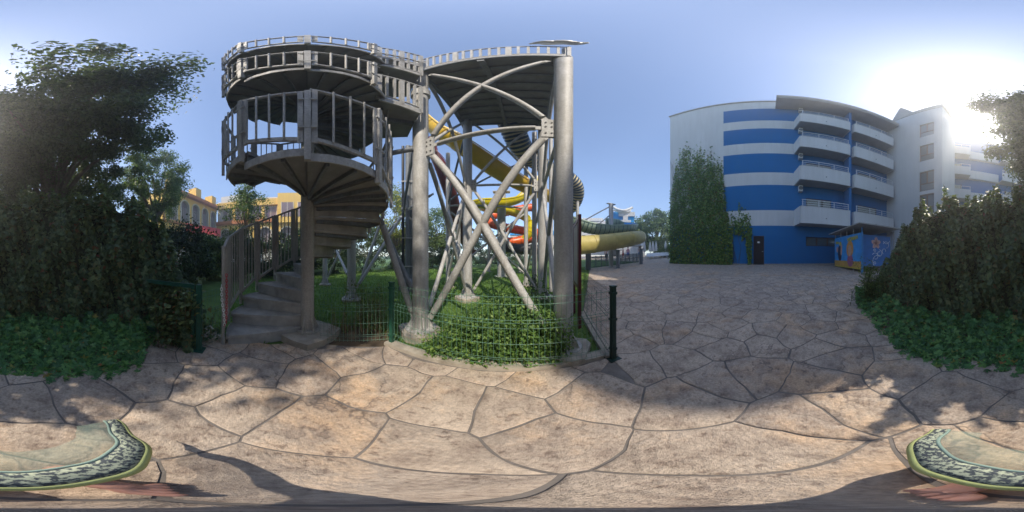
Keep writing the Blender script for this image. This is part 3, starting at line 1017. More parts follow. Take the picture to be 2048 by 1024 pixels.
mb = MB(); mb.obox(PG0 + Vector((0, -.08, .92)), PG1 + Vector((0, 0, .92)), .04, .05); mb.build('top_rail', 'green_paint', gate)
mb = MB(); mb.obox(PG0 + Vector((0, -.08, .16)), PG1 + Vector((0, 0, .16)), .04, .04); mb.build('bottom_rail', 'green_paint', gate)
mb = MB(); mb.box(PG0.x - .08, PG0.x + .08, PG0.y - .1, PG0.y + .07, 0.012, .03); mb.build('foot_plate', 'green_paint', gate)
# burgundy framed notice board seen edge-on
nb_ = thing('notice_board', 'notice board with burgundy steel frame and grey panel seen edge on', 'board', (1.06, 2.44, 0))
B0, B1 = Vector((1.08, 2.46, 0)), Vector((1.30, 3.25, 0))
for p in (B0, B1):
    mb = MB(); mb.box(p.x - .022, p.x + .022, p.y - .03, p.y + .03, .02, 2.0); mb.build('post', 'burgundy', nb_)
for z in (.75, 1.92):
    mb = MB(); mb.obox(at(B0, z) + Vector((.01, .03, 0)), at(B1, z) + Vector((-.01, -.03, 0)), .04, .05); mb.build('frame_rail', 'burgundy', nb_)
mb = MB(); mb.obox(at(B0, 1.335) + Vector((.01, .035, 0)), at(B1, 1.335) + Vector((-.01, -.035, 0)), .02, 1.1); mb.build('panel', 'board_grey', nb_)

# ================================================================== SLIDES
def slide(label, name, pts, r, mat, ring_mat=None, ring_every=3, open_top=False, ring_w=.03, ring_r=.03, inner=None, n=8, seg=None):
    path = spline(pts, n)
    th = thing(name, label, 'water slide', (path[-1].x, path[-1].y, float(zf(path[-1].x))))
    m = seg or max(2, ring_every)
    for i in range(0, len(path) - 1, m):
        part = path[i:i + m + 1]
        if len(part) < 2: continue
        mb = MB()
        if open_top:
            mb.sweep(part, r, 16, False, math.pi * .98, math.pi * 2.02, side=True)
        else: mb.sweep(part, r, 20, False)
        mb.build('slide_section', mat, th, True)
        if open_top:
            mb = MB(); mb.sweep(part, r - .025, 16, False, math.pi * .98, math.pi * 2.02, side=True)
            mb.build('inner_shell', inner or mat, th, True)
    if open_top:
        for s, (a0, a1) in enumerate(((math.pi * .96, math.pi * 1.0), (math.pi * 2.0, math.pi * 2.04))):
            mb = MB()
            for w in (-.035, .045): mb.sweep(path, r + w, 2, False, a0, a1, side=True)
            mb.build('rim', mat, th)
    if ring_mat:
        for i in range(0, len(path), ring_every):
            j0, j1 = max(i - 1, 0), min(i + 1, len(path) - 1)
            d = (path[j1] - path[j0]).normalized()
            mb = MB()
            if open_top: mb.sweep([path[i] - d * ring_w, path[i] + d * ring_w], r + ring_r, 16, False, math.pi * .98, math.pi * 2.02, side=True)
            else: mb.sweep([path[i] - d * ring_w, path[i] + d * ring_w], r + ring_r, 20, True)
            mb.build('flange', ring_mat, th, True)
    return th
def pth(l): return [P(*q) for q in l]
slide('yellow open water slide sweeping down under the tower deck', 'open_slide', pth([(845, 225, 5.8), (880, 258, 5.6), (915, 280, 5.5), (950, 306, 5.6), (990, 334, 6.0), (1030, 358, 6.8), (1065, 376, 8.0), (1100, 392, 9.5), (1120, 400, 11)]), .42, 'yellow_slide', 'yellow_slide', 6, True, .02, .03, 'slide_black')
slide('cream tube slide with dark blue rings dropping from the tower deck', 'tube_slide', pth([(1012, 215, 4.9), (1020, 240, 5.0), (1030, 270, 5.4), (1045, 298, 6.0), (1068, 320, 7.0), (1100, 338, 8.2), (1132, 352, 9.0), (1152, 372, 9.6), (1153, 396, 10.2), (1138, 418, 11.0), (1110, 430, 12)]), .41, 'slide_cream', 'rib_blue', 2, False, .05, .02, n=10, seg=4)
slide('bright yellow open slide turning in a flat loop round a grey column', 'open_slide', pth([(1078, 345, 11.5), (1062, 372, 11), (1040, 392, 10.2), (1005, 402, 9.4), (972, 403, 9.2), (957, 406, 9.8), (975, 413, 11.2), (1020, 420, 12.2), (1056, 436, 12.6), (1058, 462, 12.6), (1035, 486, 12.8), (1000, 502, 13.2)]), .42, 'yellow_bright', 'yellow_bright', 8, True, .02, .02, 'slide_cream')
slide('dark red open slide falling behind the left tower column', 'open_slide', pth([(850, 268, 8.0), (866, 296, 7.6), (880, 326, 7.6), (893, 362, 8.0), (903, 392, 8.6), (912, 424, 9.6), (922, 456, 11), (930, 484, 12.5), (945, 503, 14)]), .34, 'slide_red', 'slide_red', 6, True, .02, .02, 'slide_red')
slide('orange tube slide curling down behind the crossed braces', 'tube_slide', pth([(1062, 415, 15), (1030, 420, 14.5), (1000, 428, 14), (975, 436, 13.6), (985, 448, 13.2), (1015, 456, 13.2), (1050, 462, 13.6), (1080, 466, 14.5)]), .36, 'slide_orange', 'slide_orange', 4, False, .02, .04)
slide('short orange tube slide end lying low above the pool', 'tube_slide', pth([(1090, 474, 13.6), (1055, 478, 12.8), (1025, 484, 12.4), (998, 482, 12.6)]), .36, 'slide_orange', 'slide_orange', 4, False, .02, .04)
slide('black tube slide end lying close to the grass', 'tube_slide', pth([(1095, 500, 11.2), (1060, 499, 10.8), (1030, 497, 11.0), (1006, 492, 11.8)]), .34, 'slide_black', 'dark_inside', 4, False, .02, .04)
slide('teal and cream ribbed flume curving above the olive tube', 'open_slide', pth([(1122, 428, 12.2), (1150, 440, 12.0), (1180, 450, 12.2), (1215, 454, 12.8), (1248, 452, 14.0), (1262, 449, 15.8), (1250, 444, 17.6), (1215, 440, 18.2)]), .66, 'flume_teal', 'rib_teal', 2, True, .03, .03, 'sky_blue_paint', n=9, seg=4)
slide('fat olive yellow tube slide ending in a bend near the path', 'tube_slide', pth([(1120, 494, 9.6), (1150, 491, 10.2), (1185, 488, 10.9), (1225, 483, 11.8), (1258, 478, 13.0), (1276, 475, 14.4), (1280, 474, 16.0), (1268, 474, 17.4)]),   .60, 'slide_olive', 'slide_olive', 9, False, .025, .025, n=9)
def prop(label, px, D, ytop, r, name='support_column', mat='steel', cap=True):
    p = G(px, D)
    th = thing(name, label, 'column', p)
    z1 = H + D * math.tan(el(ytop))
    mb = MB(); mb.tube(p, (p.x, p.y, z1), r, 16); mb.build('shaft', mat, th, True)
    mb = MB(); mb.tube(p, (p.x, p.y, p.z + .03), r * 1.8, 16); mb.build('base_plate', mat, th)
    mb = MB(); mb.obox((p.x - r * 2, p.y, z1), (p.x + r * 2, p.y, z1), r * 1.6, .05); mb.build('head_plate', mat, th)
    return th
prop('thick grey column inside the flat yellow slide loop', 1003, 10.3, 384, .27)
prop('slim pale post holding up the bend of the ringed tube slide', 1155, 10.0, 392, .10)
prop('short grey post under the dark red slide behind the tower', 917, 10.2, 438, .13)
prop('thin post standing by the black tube slide', 978, 13.5, 445, .12)
prop('slim post standing under the short orange slide end', 1040, 12.8, 490, .10)
prop('dark post under the ribbed flume by the path fence', 1178, 12.6, 478, .13, mat='steel_dark')
prop('dark post under the bend of the olive tube slide', 1282, 15.0, 498, .16, mat='steel_dark')
prop('dark stubby post under the middle of the olive tube slide', 1236, 12.4, 500, .14, mat='steel_dark')
mast = prop('tall square grey mast with a sloping stay cable', 1222, 13.6, 408, .19)
mb = MB(); mb.tube(P(1222, 412, 13.6), P(1150, 452, 13.2), .05, 8); mb.build('stay_cable', 'steel_dark', mast)
mb = MB(); mb.tube(P(1220, 430, 13.6), P(1196, 450, 13.2), .05, 8); mb.build('stay_cable', 'steel_dark', mast)
# dark garden fence along the path
gf = thing('garden_fence', 'low dark panel fence along the far path edge under the tube slide', 'fence', (6.2, 11.9, .3))
Fa, Fb = Vector((6.25, 12.05, 0)), Vector((13.4, 12.85, 0))
for k in range(12):
    a, b2 = Fa.lerp(Fb, k / 12), Fa.lerp(Fb, (k + 1) / 12)
    z = float(zf(a.x))
    mb = MB(); mb.box(a.x - .03, a.x + .03, a.y - .03, a.y + .03, z, z + 1.0); mb.build('post', 'steel_dark', gf)
    mb = MB()
    for q in range(10):
        p = a.lerp(b2, (q + .5) / 10); zz = float(zf(p.x)); mb.box(p.x - .008, p.x + .008, p.y - .008, p.y + .008, zz + .05, zz + .95)
    for hh in (.06, .5, .93): mb.obox(at(a, z + hh), at(b2, float(zf(b2.x)) + hh), .02, .03)
    mb.build('bar_panel', 'dark_green', gf)
gp = thing('gate_post', 'tall grey double gate post at the start of the path fence', 'post', G(1176, 12.6))
for px in (1173, 1180):
    p = G(px, 12.3); mb = MB(); mb.box(p.x - .06, p.x + .06, p.y - .05, p.y + .05, p.z, p.z + 2.1); mb.build('post', 'steel_dark', gp)
a, b2 = G(1173, 12.3), G(1180, 12.3)
mb = MB(); mb.obox(at(a, a.z + 2.12), at(b2, b2.z + 2.12), .1, .04); mb.build('cross_bar', 'steel_dark', gp)

# ================================================================== BLUE AND WHITE HOTEL
XW = 12.2
hot = thing('hotel_building', 'blue and white striped hotel with rows of balconies and creeper on one corner', 'building', (XW, 0, .6))
bands = [(0.3, 3.6, 'wall_blue'), (3.6, 4.83, 'wall_white'), (4.83, 7.0, 'wall_blue'), (7.0, 8.18, 'wall_white'), (8.18, 10.2, 'wall_blue'), (10.2, 11.45, 'wall_white'), (11.45, 13.45, 'wall_blue'), (13.45, 14.7, 'wall_white'), (14.7, 16.8, 'wall_blue'), (16.8, 18.2, 'wall_white')]
YE = 8.35
DY0, DY1 = 0.30, 1.09      # door opening
for i, (z0, z1, m_) in enumerate(bands):
    if i == 0:
        zd = .66 + 2.15
        for y0, y1, a0, a1 in ((DY1, YE, z0, z1), (-1.96, DY0, z0, z1), (DY0, DY1, zd, z1)):
            mb = MB(); mb.box(XW, XW + 1.6, y0, y1, a0, a1); mb.build('wall', m_, hot)
        mb = MB(); mb.box(XW, XW + 1.6, -10.9, -1.96, z0, 2.08); mb.build('wall', m_, hot)
        mb = MB(); mb.box(XW, XW + 1.6, -10.9, -5.6, 2.08, 2.78); mb.build('wall', m_, hot)
        mb = MB(); mb.box(XW, XW + 1.6, -2.9, -1.96, 2.08, 2.78); mb.build('wall', m_, hot)
        mb = MB(); mb.box(XW, XW + 1.6, -10.9, -1.96, 2.78, z1); mb.build('wall', m_, hot)
    else:
        mb = MB(); mb.box(XW, XW + 1.6, -1.96, 3.42, z0, z1); mb.build('wall_band', m_, hot)
mb = MB(); mb.box(XW - .003, XW + 1.6, 3.42, YE, 3.6, 18.2); mb.build('wall', 'wall_white', hot)
mb = MB(); mb.box(XW + 1.6, XW + 14, -10.9, YE, 0.2, 18.1); mb.build('wall_rear', 'wall_white', hot)
mb = MB(); mb.box(XW - .12, XW + 14, -1.0, YE + .1, 18.2, 18.34); mb.build('roof_edge', 'roof_edge', hot)
mb = MB(); mb.box(XW - .05, XW, DY1 + .02, 6.2, .5, .72); mb.box(XW - .05, XW, -10.8, DY0 - .02, .5, .72); mb.build('plinth', 'concrete', hot)
mb = MB(); mb.box(XW + .06, XW + .11, DY0 + .04, DY1 - .04, .62, .66 + 2.11); dr = mb.build('door', 'door_brown', hot)
mb = MB(); mb.box(XW - .01, XW + .12, DY0, DY0 + .04, .62, 2.81); mb.box(XW - .01, XW + .12, DY1 - .04, DY1, .62, 2.81); mb.box(XW - .01, XW + .12, DY0 + .04, DY1 - .04, 2.77, 2.81); mb.build('door_frame', 'frame_brown', dr)
mb = MB(); mb.box(XW + .045, XW + .059, 0.62, 0.80, 2.27, 2.40); mb.build('notice', 'sign_white', dr)
mb = MB(); mb.box(XW + .02, XW + .059, 0.36, 0.47, 1.62, 1.65); mb.build('handle', 'white_metal', dr)
# low strip window at ground level
for k in range(3):
    y0, y1 = -5.6 + k * .9, -5.6 + (k + 1) * .9
    za, zb_ = 2.08, 2.78
    mb = MB(); mb.box(XW + .18, XW + .20, y0 + .05, y1 - .05, za + .05, zb_ - .05); w = mb.build('window', 'glass', hot)
    for (a_, b_, c_, d_) in ((y0, y0 + .05, za, zb_), (y1 - .05, y1, za, zb_), (y0 + .05, y1 - .05, za, za + .05), (y0 + .05, y1 - .05, zb_ - .05, zb_)):
        mb = MB(); mb.box(XW + .14, XW + .22, a_, b_, c_, d_); mb.build('window_frame', 'frame_brown', w)
# roof canopy
mb = MB(); mb.box(10.55, XW, -10.9, -.55, 16.8, 17.15); mb.build('roof_canopy', 'soffit', hot)
mb = MB(); mb.box(10.49, 10.55, -10.9, -.55, 16.95, 17.25); mb.build('fascia', 'roof_edge', hot)
floors = [3.6, 7.0, 10.2, 13.45]
# recessed facade behind balconies
def ywin(z0, ztop):
    return [(-5.0, -2.9), (-9.6, -7.5)]
for fi, z in enumerate(floors):
    zt_ = floors[fi + 1] if fi < 3 else 16.8
    wz1 = z + 2.35
    ys_ = [-10.9, -9.6, -7.5, -5.0, -2.9, -1.96]
    for k in range(5):
        y0, y1 = ys_[k], ys_[k + 1]
        if k in (1, 3):
            mb = MB(); mb.box(XW, XW + 1.6, y0, y1, wz1, zt_); mb.build('wall', 'wall_blue', hot)
            mb = MB(); mb.box(XW + .14, XW + .16, y0 + .06, y1 - .06, z + .16, wz1 - .06); w = mb.build('balcony_door', 'glass' if False else 'curtain', hot)
            ymid = y0 + (y1 - y0) * .36
            mb = MB()
            for (a, b2) in ((y0, y0 + .07), (ymid - .05, ymid + .05), (y1 - .07, y1)): mb.box(XW + .06, XW + .14, a, b2, z + .13, wz1)
            mb.box(XW + .062, XW + .138, y0 + .07, y1 - .07, wz1 - .07, wz1 - .001)
            mb.build('door_frame', 'frame_brown', w)
            for (a, b2) in ((y0 + .07, ymid - .05), (ymid + .05, y1 - .07)):
                mb = MB(); mb.box(XW + .09, XW + .10, a, b2, z + .14, wz1 - .07)
                o = mb.build('pane', 'glass', w)
                o.data.materials.clear(); o.data.materials.append(MATS.get('pane_clear') or MATS['glass'])
        else:
            mb = MB(); mb.box(XW, XW + 1.6, y0, y1, z, zt_); mb.build('wall', 'wall_blue', hot)
    for bi, (y0, y1) in enumerate(((-6.0, -2.15), (-10.6, -6.4))):
        xo = 11.0
        mb = MB(); mb.poly([(XW, y1 + .12), (XW, y0), (xo, y0), (xo, y1 - .10)], z - .002, z + .13); bal = mb.build('balcony', 'soffit', hot)
        ptop = z + 1.24
        mb = MB(); mb.box(xo - .09, xo, y0, y1 - .1, z + .0, ptop)
        mb.build('parapet', 'wall_white', bal)
        mb = MB(); mb.obox((xo - .045, y1 - .055, z + .62), (XW, y1 + .16, z + .62), .09, 1.239); mb.build('parapet_side', 'wall_white', bal)
        mb = MB(); mb.box(xo, XW, y0 - .09, y0, z + .001, ptop - .001); mb.build('parapet_side', 'wall_white', bal)
        mb = MB(); mb.box(xo - .11, xo + .02, y0 - .02, y1 - .08, ptop, ptop + .03); mb.build('coping', 'wall_grey', bal)
        for hh in (.17, .33, .52):
            mb = MB(); mb.obox((xo - .04, y0 + .08, ptop + hh), (xo - .04, y1 - .16, ptop + hh), .04 if hh > .5 else .025, .04 if hh > .5 else .025); mb.build('guard_rail', 'white_metal', bal)
        for k in range(4):
            y = y0 + .12 + (y1 - y0 - .34) * k / 3
            mb = MB(); mb.box(xo - .06, xo - .02, y - .02, y + .02, ptop + .03, ptop + .53); mb.build('rail_post', 'white_metal', bal)
        mb = MB(); ym = (y0 + y1) / 2
        mb.tube((xo - .17, ym, z + .42), (xo - .09, ym, z + .42), .03, 8); mb.build('drain_spout', 'steel_dark', bal)
        if bi == 0:
            mb = MB(); mb.box(XW - .42, XW - .03, y1 - .42, y1 - .12, zt_ - .62, zt_ - .12)
            ac = mb.build('air_conditioner', 'plastic_white', hot)
            mb = MB(); mb.tube((XW - .44, y1 - .27, zt_ - .37), (XW - .42, y1 - .27, zt_ - .37), .16, 14); mb.build('fan_grille', 'steel_dark', ac)
    mb = MB(); mb.box(XW - 1.0, XW, -6.3, -6.1, z + .14, zt_ - .01); mb.build('partition', 'wall_blue', hot)

# pale stair tower block of the hotel
Ta, Tb = Vector((10.95, -11.0, 0)), Vector((6.28, -11.45, 0))
td = (Tb - Ta).normalized(); tn = Vector((td.y, -td.x, 0))
if tn.y > 0: tn = -tn
tw = thing('stair_block', 'pale grey hotel stair block with pointed gable and stacked windows', 'building', (8.6, -11.3, .5))
LT = (Tb - Ta).length
def tpt(u, v=0, z=0): return Ta + td * u + tn * v + Vector((0, 0, z))
def tbox(u0, u1, v0, v1, z0, z1):
    vs = [tpt(u, v, z) for z in (z0, z1) for v in (v0, v1) for u in (u0, u1)]
    mb = MB(); mb.add(vs, [(0, 2, 3, 1), (4, 5, 7, 6), (0, 1, 5, 4), (2, 6, 7, 3), (0, 4, 6, 2), (1, 3, 7, 5)])
    return mb
def ray_u(px):
    a = az(px); d = Vector((math.sin(a), math.cos(a), 0))
    # intersect origin ray with line Ta + u td
    det = d.x * (-td.y) - d.y * (-td.x)
    s = (Ta.x * (-td.y) - Ta.y * (-td.x)) / det
    hit = d * s
    return (hit - Ta).dot(td), s
uw0, D0 = ray_u(1839); uw1, D1 = ray_u(1868)
TOP = 18.3
tbox(-2.6, uw0, 0, 3, .2, TOP).build('wall', 'wall_grey', tw)
tbox(uw1, LT, 0, 3.1, .2, TOP).build('wall', 'wall_grey', tw)
tbox(uw0, uw1, .5, 1.6, .2, TOP).build('wall_back', 'wall_grey', tw)
rows = [(1.2, 3.6), (4.55, 6.9), (7.3, 9.6), (10.6, 12.9), (13.9, 16.2)]
Dm = (D0 + D1) / 2
zrows = [(H + Dm * math.tan(el(b_)), H + Dm * math.tan(el(a_))) for a_, b_ in ((436, 480), (388, 430), (342, 381))]
zrows += [(zrows[-1][0] + 3.3 * k, zrows[-1][1] + 3.3 * k) for k in (1, 2)]
prev = .2
for z0, z1 in zrows:
    tbox(uw0, uw1, 0.001, .5, prev, z0).build('wall', 'wall_grey', tw)
    zm = z0 + (z1 - z0) * .38; um = (uw0 + uw1) / 2
    f = tbox(uw0, uw1, .10, .16, zm - .04, zm + .04).build('window', 'frame_brown', tw)
    for (a, b2, c, d) in ((uw0, uw0 + .07, z0, z1), (uw1 - .07, uw1, z0, z1), (um - .06, um + .06, zm + .04, z1 - .07), (uw0 + .07, uw1 - .07, z1 - .07, z1), (uw0 + .07, uw1 - .07, z0, z0 + .07)):
        tbox(a, b2, .102, .158, c, d).build('frame', 'frame_brown', f)
    for (a, b2, c, d) in ((uw0 + .07, um - .06, zm + .04, z1 - .07), (um + .06, uw1 - .07, zm + .04, z1 - .07), (uw0 + .07, uw1 - .07, z0 + .07, zm - .04)):
        tbox(a, b2, .125, .135, c, d).build('pane', 'glass', f)
    prev = z1
tbox(uw0, uw1, 0.001, .5, prev, TOP).build('wall', 'wall_grey', tw)
# gable + parapet
mb = MB()
gp_ = [(-.6, TOP), (.55, 20.9), (1.9, TOP + .5), (LT + .15, TOP + .62), (LT + .15, TOP)]
n_ = len(gp_)
vs = [tpt(u, -.06, z) for u, z in gp_] + [tpt(u, 2.2, z) for u, z in gp_]
mb.add(vs, [tuple(range(n_)), tuple(range(n_, 2 * n_))[::-1]] + [(i, n_ + i, n_ + (i + 1) % n_, (i + 1) % n_) for i in range(n_)])
mb.build('gable', 'roof_edge', tw)

# far wing with balconies behind the hedge
Wa, Wb = Vector((8.7, -16.4, 0)), Vector((-3, -24.6, 0))
wd = (Wb - Wa).normalized(); wn = Vector((wd.y, -wd.x, 0))
if wn.y > 0: wn = -wn
wing = thing('hotel_wing', 'far hotel wing with white balconies beyond the hedge and big tree', 'building', (Wa.x, Wa.y, .5))
def wbox(u0, u1, v0, v1, z0, z1):
    vs = [Wa + wd * u + wn * v + Vector((0, 0, z)) for z in (z0, z1) for v in (v0, v1) for u in (u0, u1)]
    mb = MB(); mb.add(vs, [(0, 2, 3, 1), (4, 5, 7, 6), (0, 1, 5, 4), (2, 6, 7, 3), (0, 4, 6, 2), (1, 3, 7, 5)])
    return mb
LW = (Wb - Wa).length
wbox(-2.5, LW, 1.0, 6, 0, 18.6).build('wall', 'wall_blue', wing)
wbox(-2.5, LW, .9, 6.1, 18.6, 19.0).build('roof_edge', 'wall_grey', wing)
for z in (1.6, 4.9, 8.2, 11.5, 14.8):
    for k, (u0, u1) in enumerate(((-1.2, 3.0), (3.1, 7.0), (7.1, 11.2), (11.3, 14.2))):
        if k % 2 == 0:
            b_ = wbox(u0, u1, -.3, 1.0, z, z + .14).build('balcony', 'soffit', wing)
            wbox(u0, u1, -.39, -.3, z, z + 1.2).build('parapet', 'wall_white', b_)
            wbox(u0, u1, -.36, -.33, z + 1.58, z + 1.62).build('guard_rail', 'white_metal', b_)
            for q in range(5): wbox(u0 + .05 + (u1 - u0 - .15) * q / 4, u0 + .09 + (u1 - u0 - .15) * q / 4, -.36, -.33, z + 1.2, z + 1.58).build('rail_post', 'white_metal', b_)
            d_ = wbox(u0 + 1.1, u1 - .9, .92, .99, z + .15, z + 2.3).build('balcony_door', 'curtain', wing)
            wbox(u0 + 1.0, u0 + 1.1, .9, .99, z + .15, z + 2.4).build('door_frame', 'frame_brown', d_)
            wbox(u1 - .9, u1 - .8, .9, .99, z + .15, z + 2.4).build('door_frame', 'frame_brown', d_)
        else:
            wbox(u0, u1, .55, 1.0, z, z + 1.25).build('wall_band', 'wall_white', wing)

# changing cabin with painted panels
kx0, kx1, ky0, ky1 = 7.3, 10.8, -4.75, -7.1
kz = .34
kio = thing('changing_cabin', 'small cabin with painted blue panels and flat roof before the hotel', 'cabin', (kx0, ky0, kz))
for (x, y) in ((kx0, ky0), (kx1, ky0), (kx0, ky1), (kx1, ky1), ((kx0 + kx1) / 2, ky0), (8.2, ky0), (9.9, ky0)):
    g = float(zf(x))
    mb = MB(); mb.box(x - .025, x + .025, y - .025, y + .025, g + .01, 2.86); mb.build('post', 'cabin_blue' if (x, y) == (kx0, ky0) else 'steel_old', kio)
mb = MB()
rp = [(kx0 - .35, ky0 + .4, 2.98), (kx1 + .3, ky0 + .4, 2.86), (kx1 + .3, ky1 - .3, 2.86), (kx0 - .35, ky1 - .3, 2.98)]
mb.add(rp + [(x, y, z + .05) for x, y, z in rp], [(3, 2, 1, 0), (4, 5, 6, 7), (0, 1, 5, 4), (1, 2, 6, 5), (2, 3, 7, 6), (3, 0, 4, 7)])
mb.build('roof', 'roof_edge', kio)
ny = ky0 + .03
zb, ztp = .58, 2.56
mb = MB(); mb.box(kx0 + .04, kx1, ny, ny + .03, zb + .42, ztp); pn = mb.build('mural_panel', 'mural_blue', kio); pn['label'] = 'painted panel with blue sky above a sandy strip'
mb = MB(); mb.box(kx0 + .04, kx1, ny, ny + .03, zb + .06, zb + .42); mb.build('sand_strip', 'mural_sand', pn)
mb = MB(); mb.box(kx0 + .04, kx1, ny, ny + .032, zb, zb + .06); mb.build('yellow_border', 'mural_yellow', pn)
def text_obj(s, size, loc, rot, mat, parent, name='lettering'):
    cu = bpy.data.curves.new(name, 'FONT')
    cu.body = s; cu.size = size; cu.extrude = .004; cu.align_x = 'CENTER'; cu.offset = .012
    o = bpy.data.objects.new(name, cu)
    col.objects.link(o)
    dg = bpy.context.evaluated_depsgraph_get()
    me = bpy.data.meshes.new_from_object(o.evaluated_get(dg))
    bpy.data.objects.remove(o)
    me.transform(Matrix.Translation(loc) @ rot.to_matrix().to_4x4())
    me.materials.clear()
    return link(name, me, mat, parent)
from mathutils import Euler
text_obj('WOMAN', .30, Vector((8.25, ny + .036, ztp - .34)), Euler((R(90), R(-4), R(180))), 'mural_yellow', pn)
text_obj('MAN', .22, Vector((10.35, ny + .036, ztp - .42)), Euler((R(90), R(3), R(180))), 'mural_yellow', pn)
text_obj('WOMAN', .30, Vector((8.235, ny + .032, ztp - .36)), Euler((R(90), R(-4), R(180))), 'mural_green', pn)
text_obj('MAN', .22, Vector((10.335, ny + .032, ztp - .435)), Euler((R(90), R(3), R(180))), 'mural_green', pn)
paint('mural_orange', (0.72, 0.32, 0.06), 0.7, 0, .2, 6)
paint('mural_navy', (0.03, 0.035, 0.08), 0.7)
paint('mural_peach', (0.68, 0.38, 0.26), 0.7)
paint('mural_rose', (0.42, 0.13, 0.22), 0.7, 0, .2, 6)
def oval(cx_, cz_, rx, rz, mat, lift, tilt=0.0):
    pts = []
    for q in range(24):
        u = 2 * math.pi * q / 24
        x, z = rx * math.cos(u), rz * math.sin(u)
        pts.append((cx_ + x * math.cos(tilt) - z * math.sin(tilt), ny + .03 + lift, cz_ + x * math.sin(tilt) + z * math.cos(tilt)))
    mb = MB(); mb.add(pts + [(p[0], p[1] + .003, p[2]) for p in pts], [tuple(range(24)), tuple(range(24, 48))[::-1]] + [(i, (i + 1) % 24, 24 + (i + 1) % 24, 24 + i) for i in range(24)])
    mb.build('painted_oval', mat, pn)
oval(8.55, 1.72, .42, .50, 'mural_orange', .002, .1); oval(8.55, 1.62, .24, .34, 'mural_peach', .005); oval(8.5, 1.02, .36, .36, 'mural_rose', .004)
oval(9.95, 1.5, .30, .52, 'mural_navy', .002, -.1); oval(9.7, 1.7, .12, .36, 'mural_peach', .004, .1); oval(9.85, 2.12, .17, .14, 'mural_yellow', .004); oval(10.35, 1.75, .14, .2, 'mural_peach', .003)
# west wall with hibiscus and scrolls
wx = kx0 + .32
mb = MB(); mb.box(wx, wx + .04, ky1, ky0 - .25, .70, 2.52); p2 = mb.build('mural_panel', 'mural_deep', kio); p2['label'] = 'deep blue panel painted with a pink hibiscus and white scrolls'
mb = MB(); mb.box(wx + .04, kx1, ky1, ky1 + .04, .70, 2.52); mb.build('side_wall', 'mural_deep', kio)
mb = MB(); mb.box(kx1 - .04, kx1, ky1 + .04, ky0, .70, 2.52); mb.build('rear_wall', 'mural_deep', kio)
fx = wx - .004
fc = (-5.95, 2.06)
for k in range(5):
    a = R(90 + 72 * k)
    mb = MB(); pts = []
    for q in range(14):
        u = q / 13 * 2 * math.pi
        rr = .17; wv = 1 + .08 * math.sin(u * 5)
        cx_, cz_ = .19 + .17 * math.cos(u) * wv, .125 * math.sin(u) * wv
        pts.append((fx, fc[0] + cx_ * math.cos(a) - cz_ * math.sin(a), fc[1] + cx_ * math.sin(a) + cz_ * math.cos(a)))
    mb.add(pts + [(p[0] - .004, p[1], p[2]) for p in pts], [tuple(range(14)), tuple(range(14, 28))[::-1]] + [(i, (i + 1) % 14, 14 + (i + 1) % 14, 14 + i) for i in range(14)])
    mb.build('petal', 'mural_pink', p2)
    mb = MB(); mb.obox((fx - .006, fc[0], fc[1]), (fx - .006, fc[0] + .26 * math.cos(a), fc[1] + .26 * math.sin(a)), .008, .02, up=(1, 0, 0)); mb.build('petal_vein', 'mural_dark', p2)
def scroll(y, z, r, a0, a1, shrink=.45, w=.016):
    pts = []
    for k in range(22):
        u = k / 21; a = R(a0 + (a1 - a0) * u); rr = r * (1 - (1 - shrink) * u)
        pts.append((fx - .002, y + rr * math.cos(a), z + rr * math.sin(a)))
    mb = MB(); mb.sweep(pts, w, 5, True); mb.build('scroll', 'mural_white', p2, True)
scroll(-6.1, 1.0, .42, -60, 120, .8); scroll(-5.9, 1.25, .26, 30, 300); scroll(-6.2, 1.45, .22, 90, 480); scroll(-5.85, 1.62, .10, 0, 400)
scroll(-6.75, 1.95, .26, 20, 260, .6); scroll(-6.75, 2.35, .30, 200, 330, .9); scroll(-6.6, 1.6, .2, -60, 200); scroll(-5.85, .88, .1, 0, 420)
mb = MB(); mb.box(kx0 - .02, kx0 + .02, ky0 - .06, ky0 + .04, float(zf(kx0)) + .005, 2.6); mb.build('corner_post', 'mural_blue', kio)

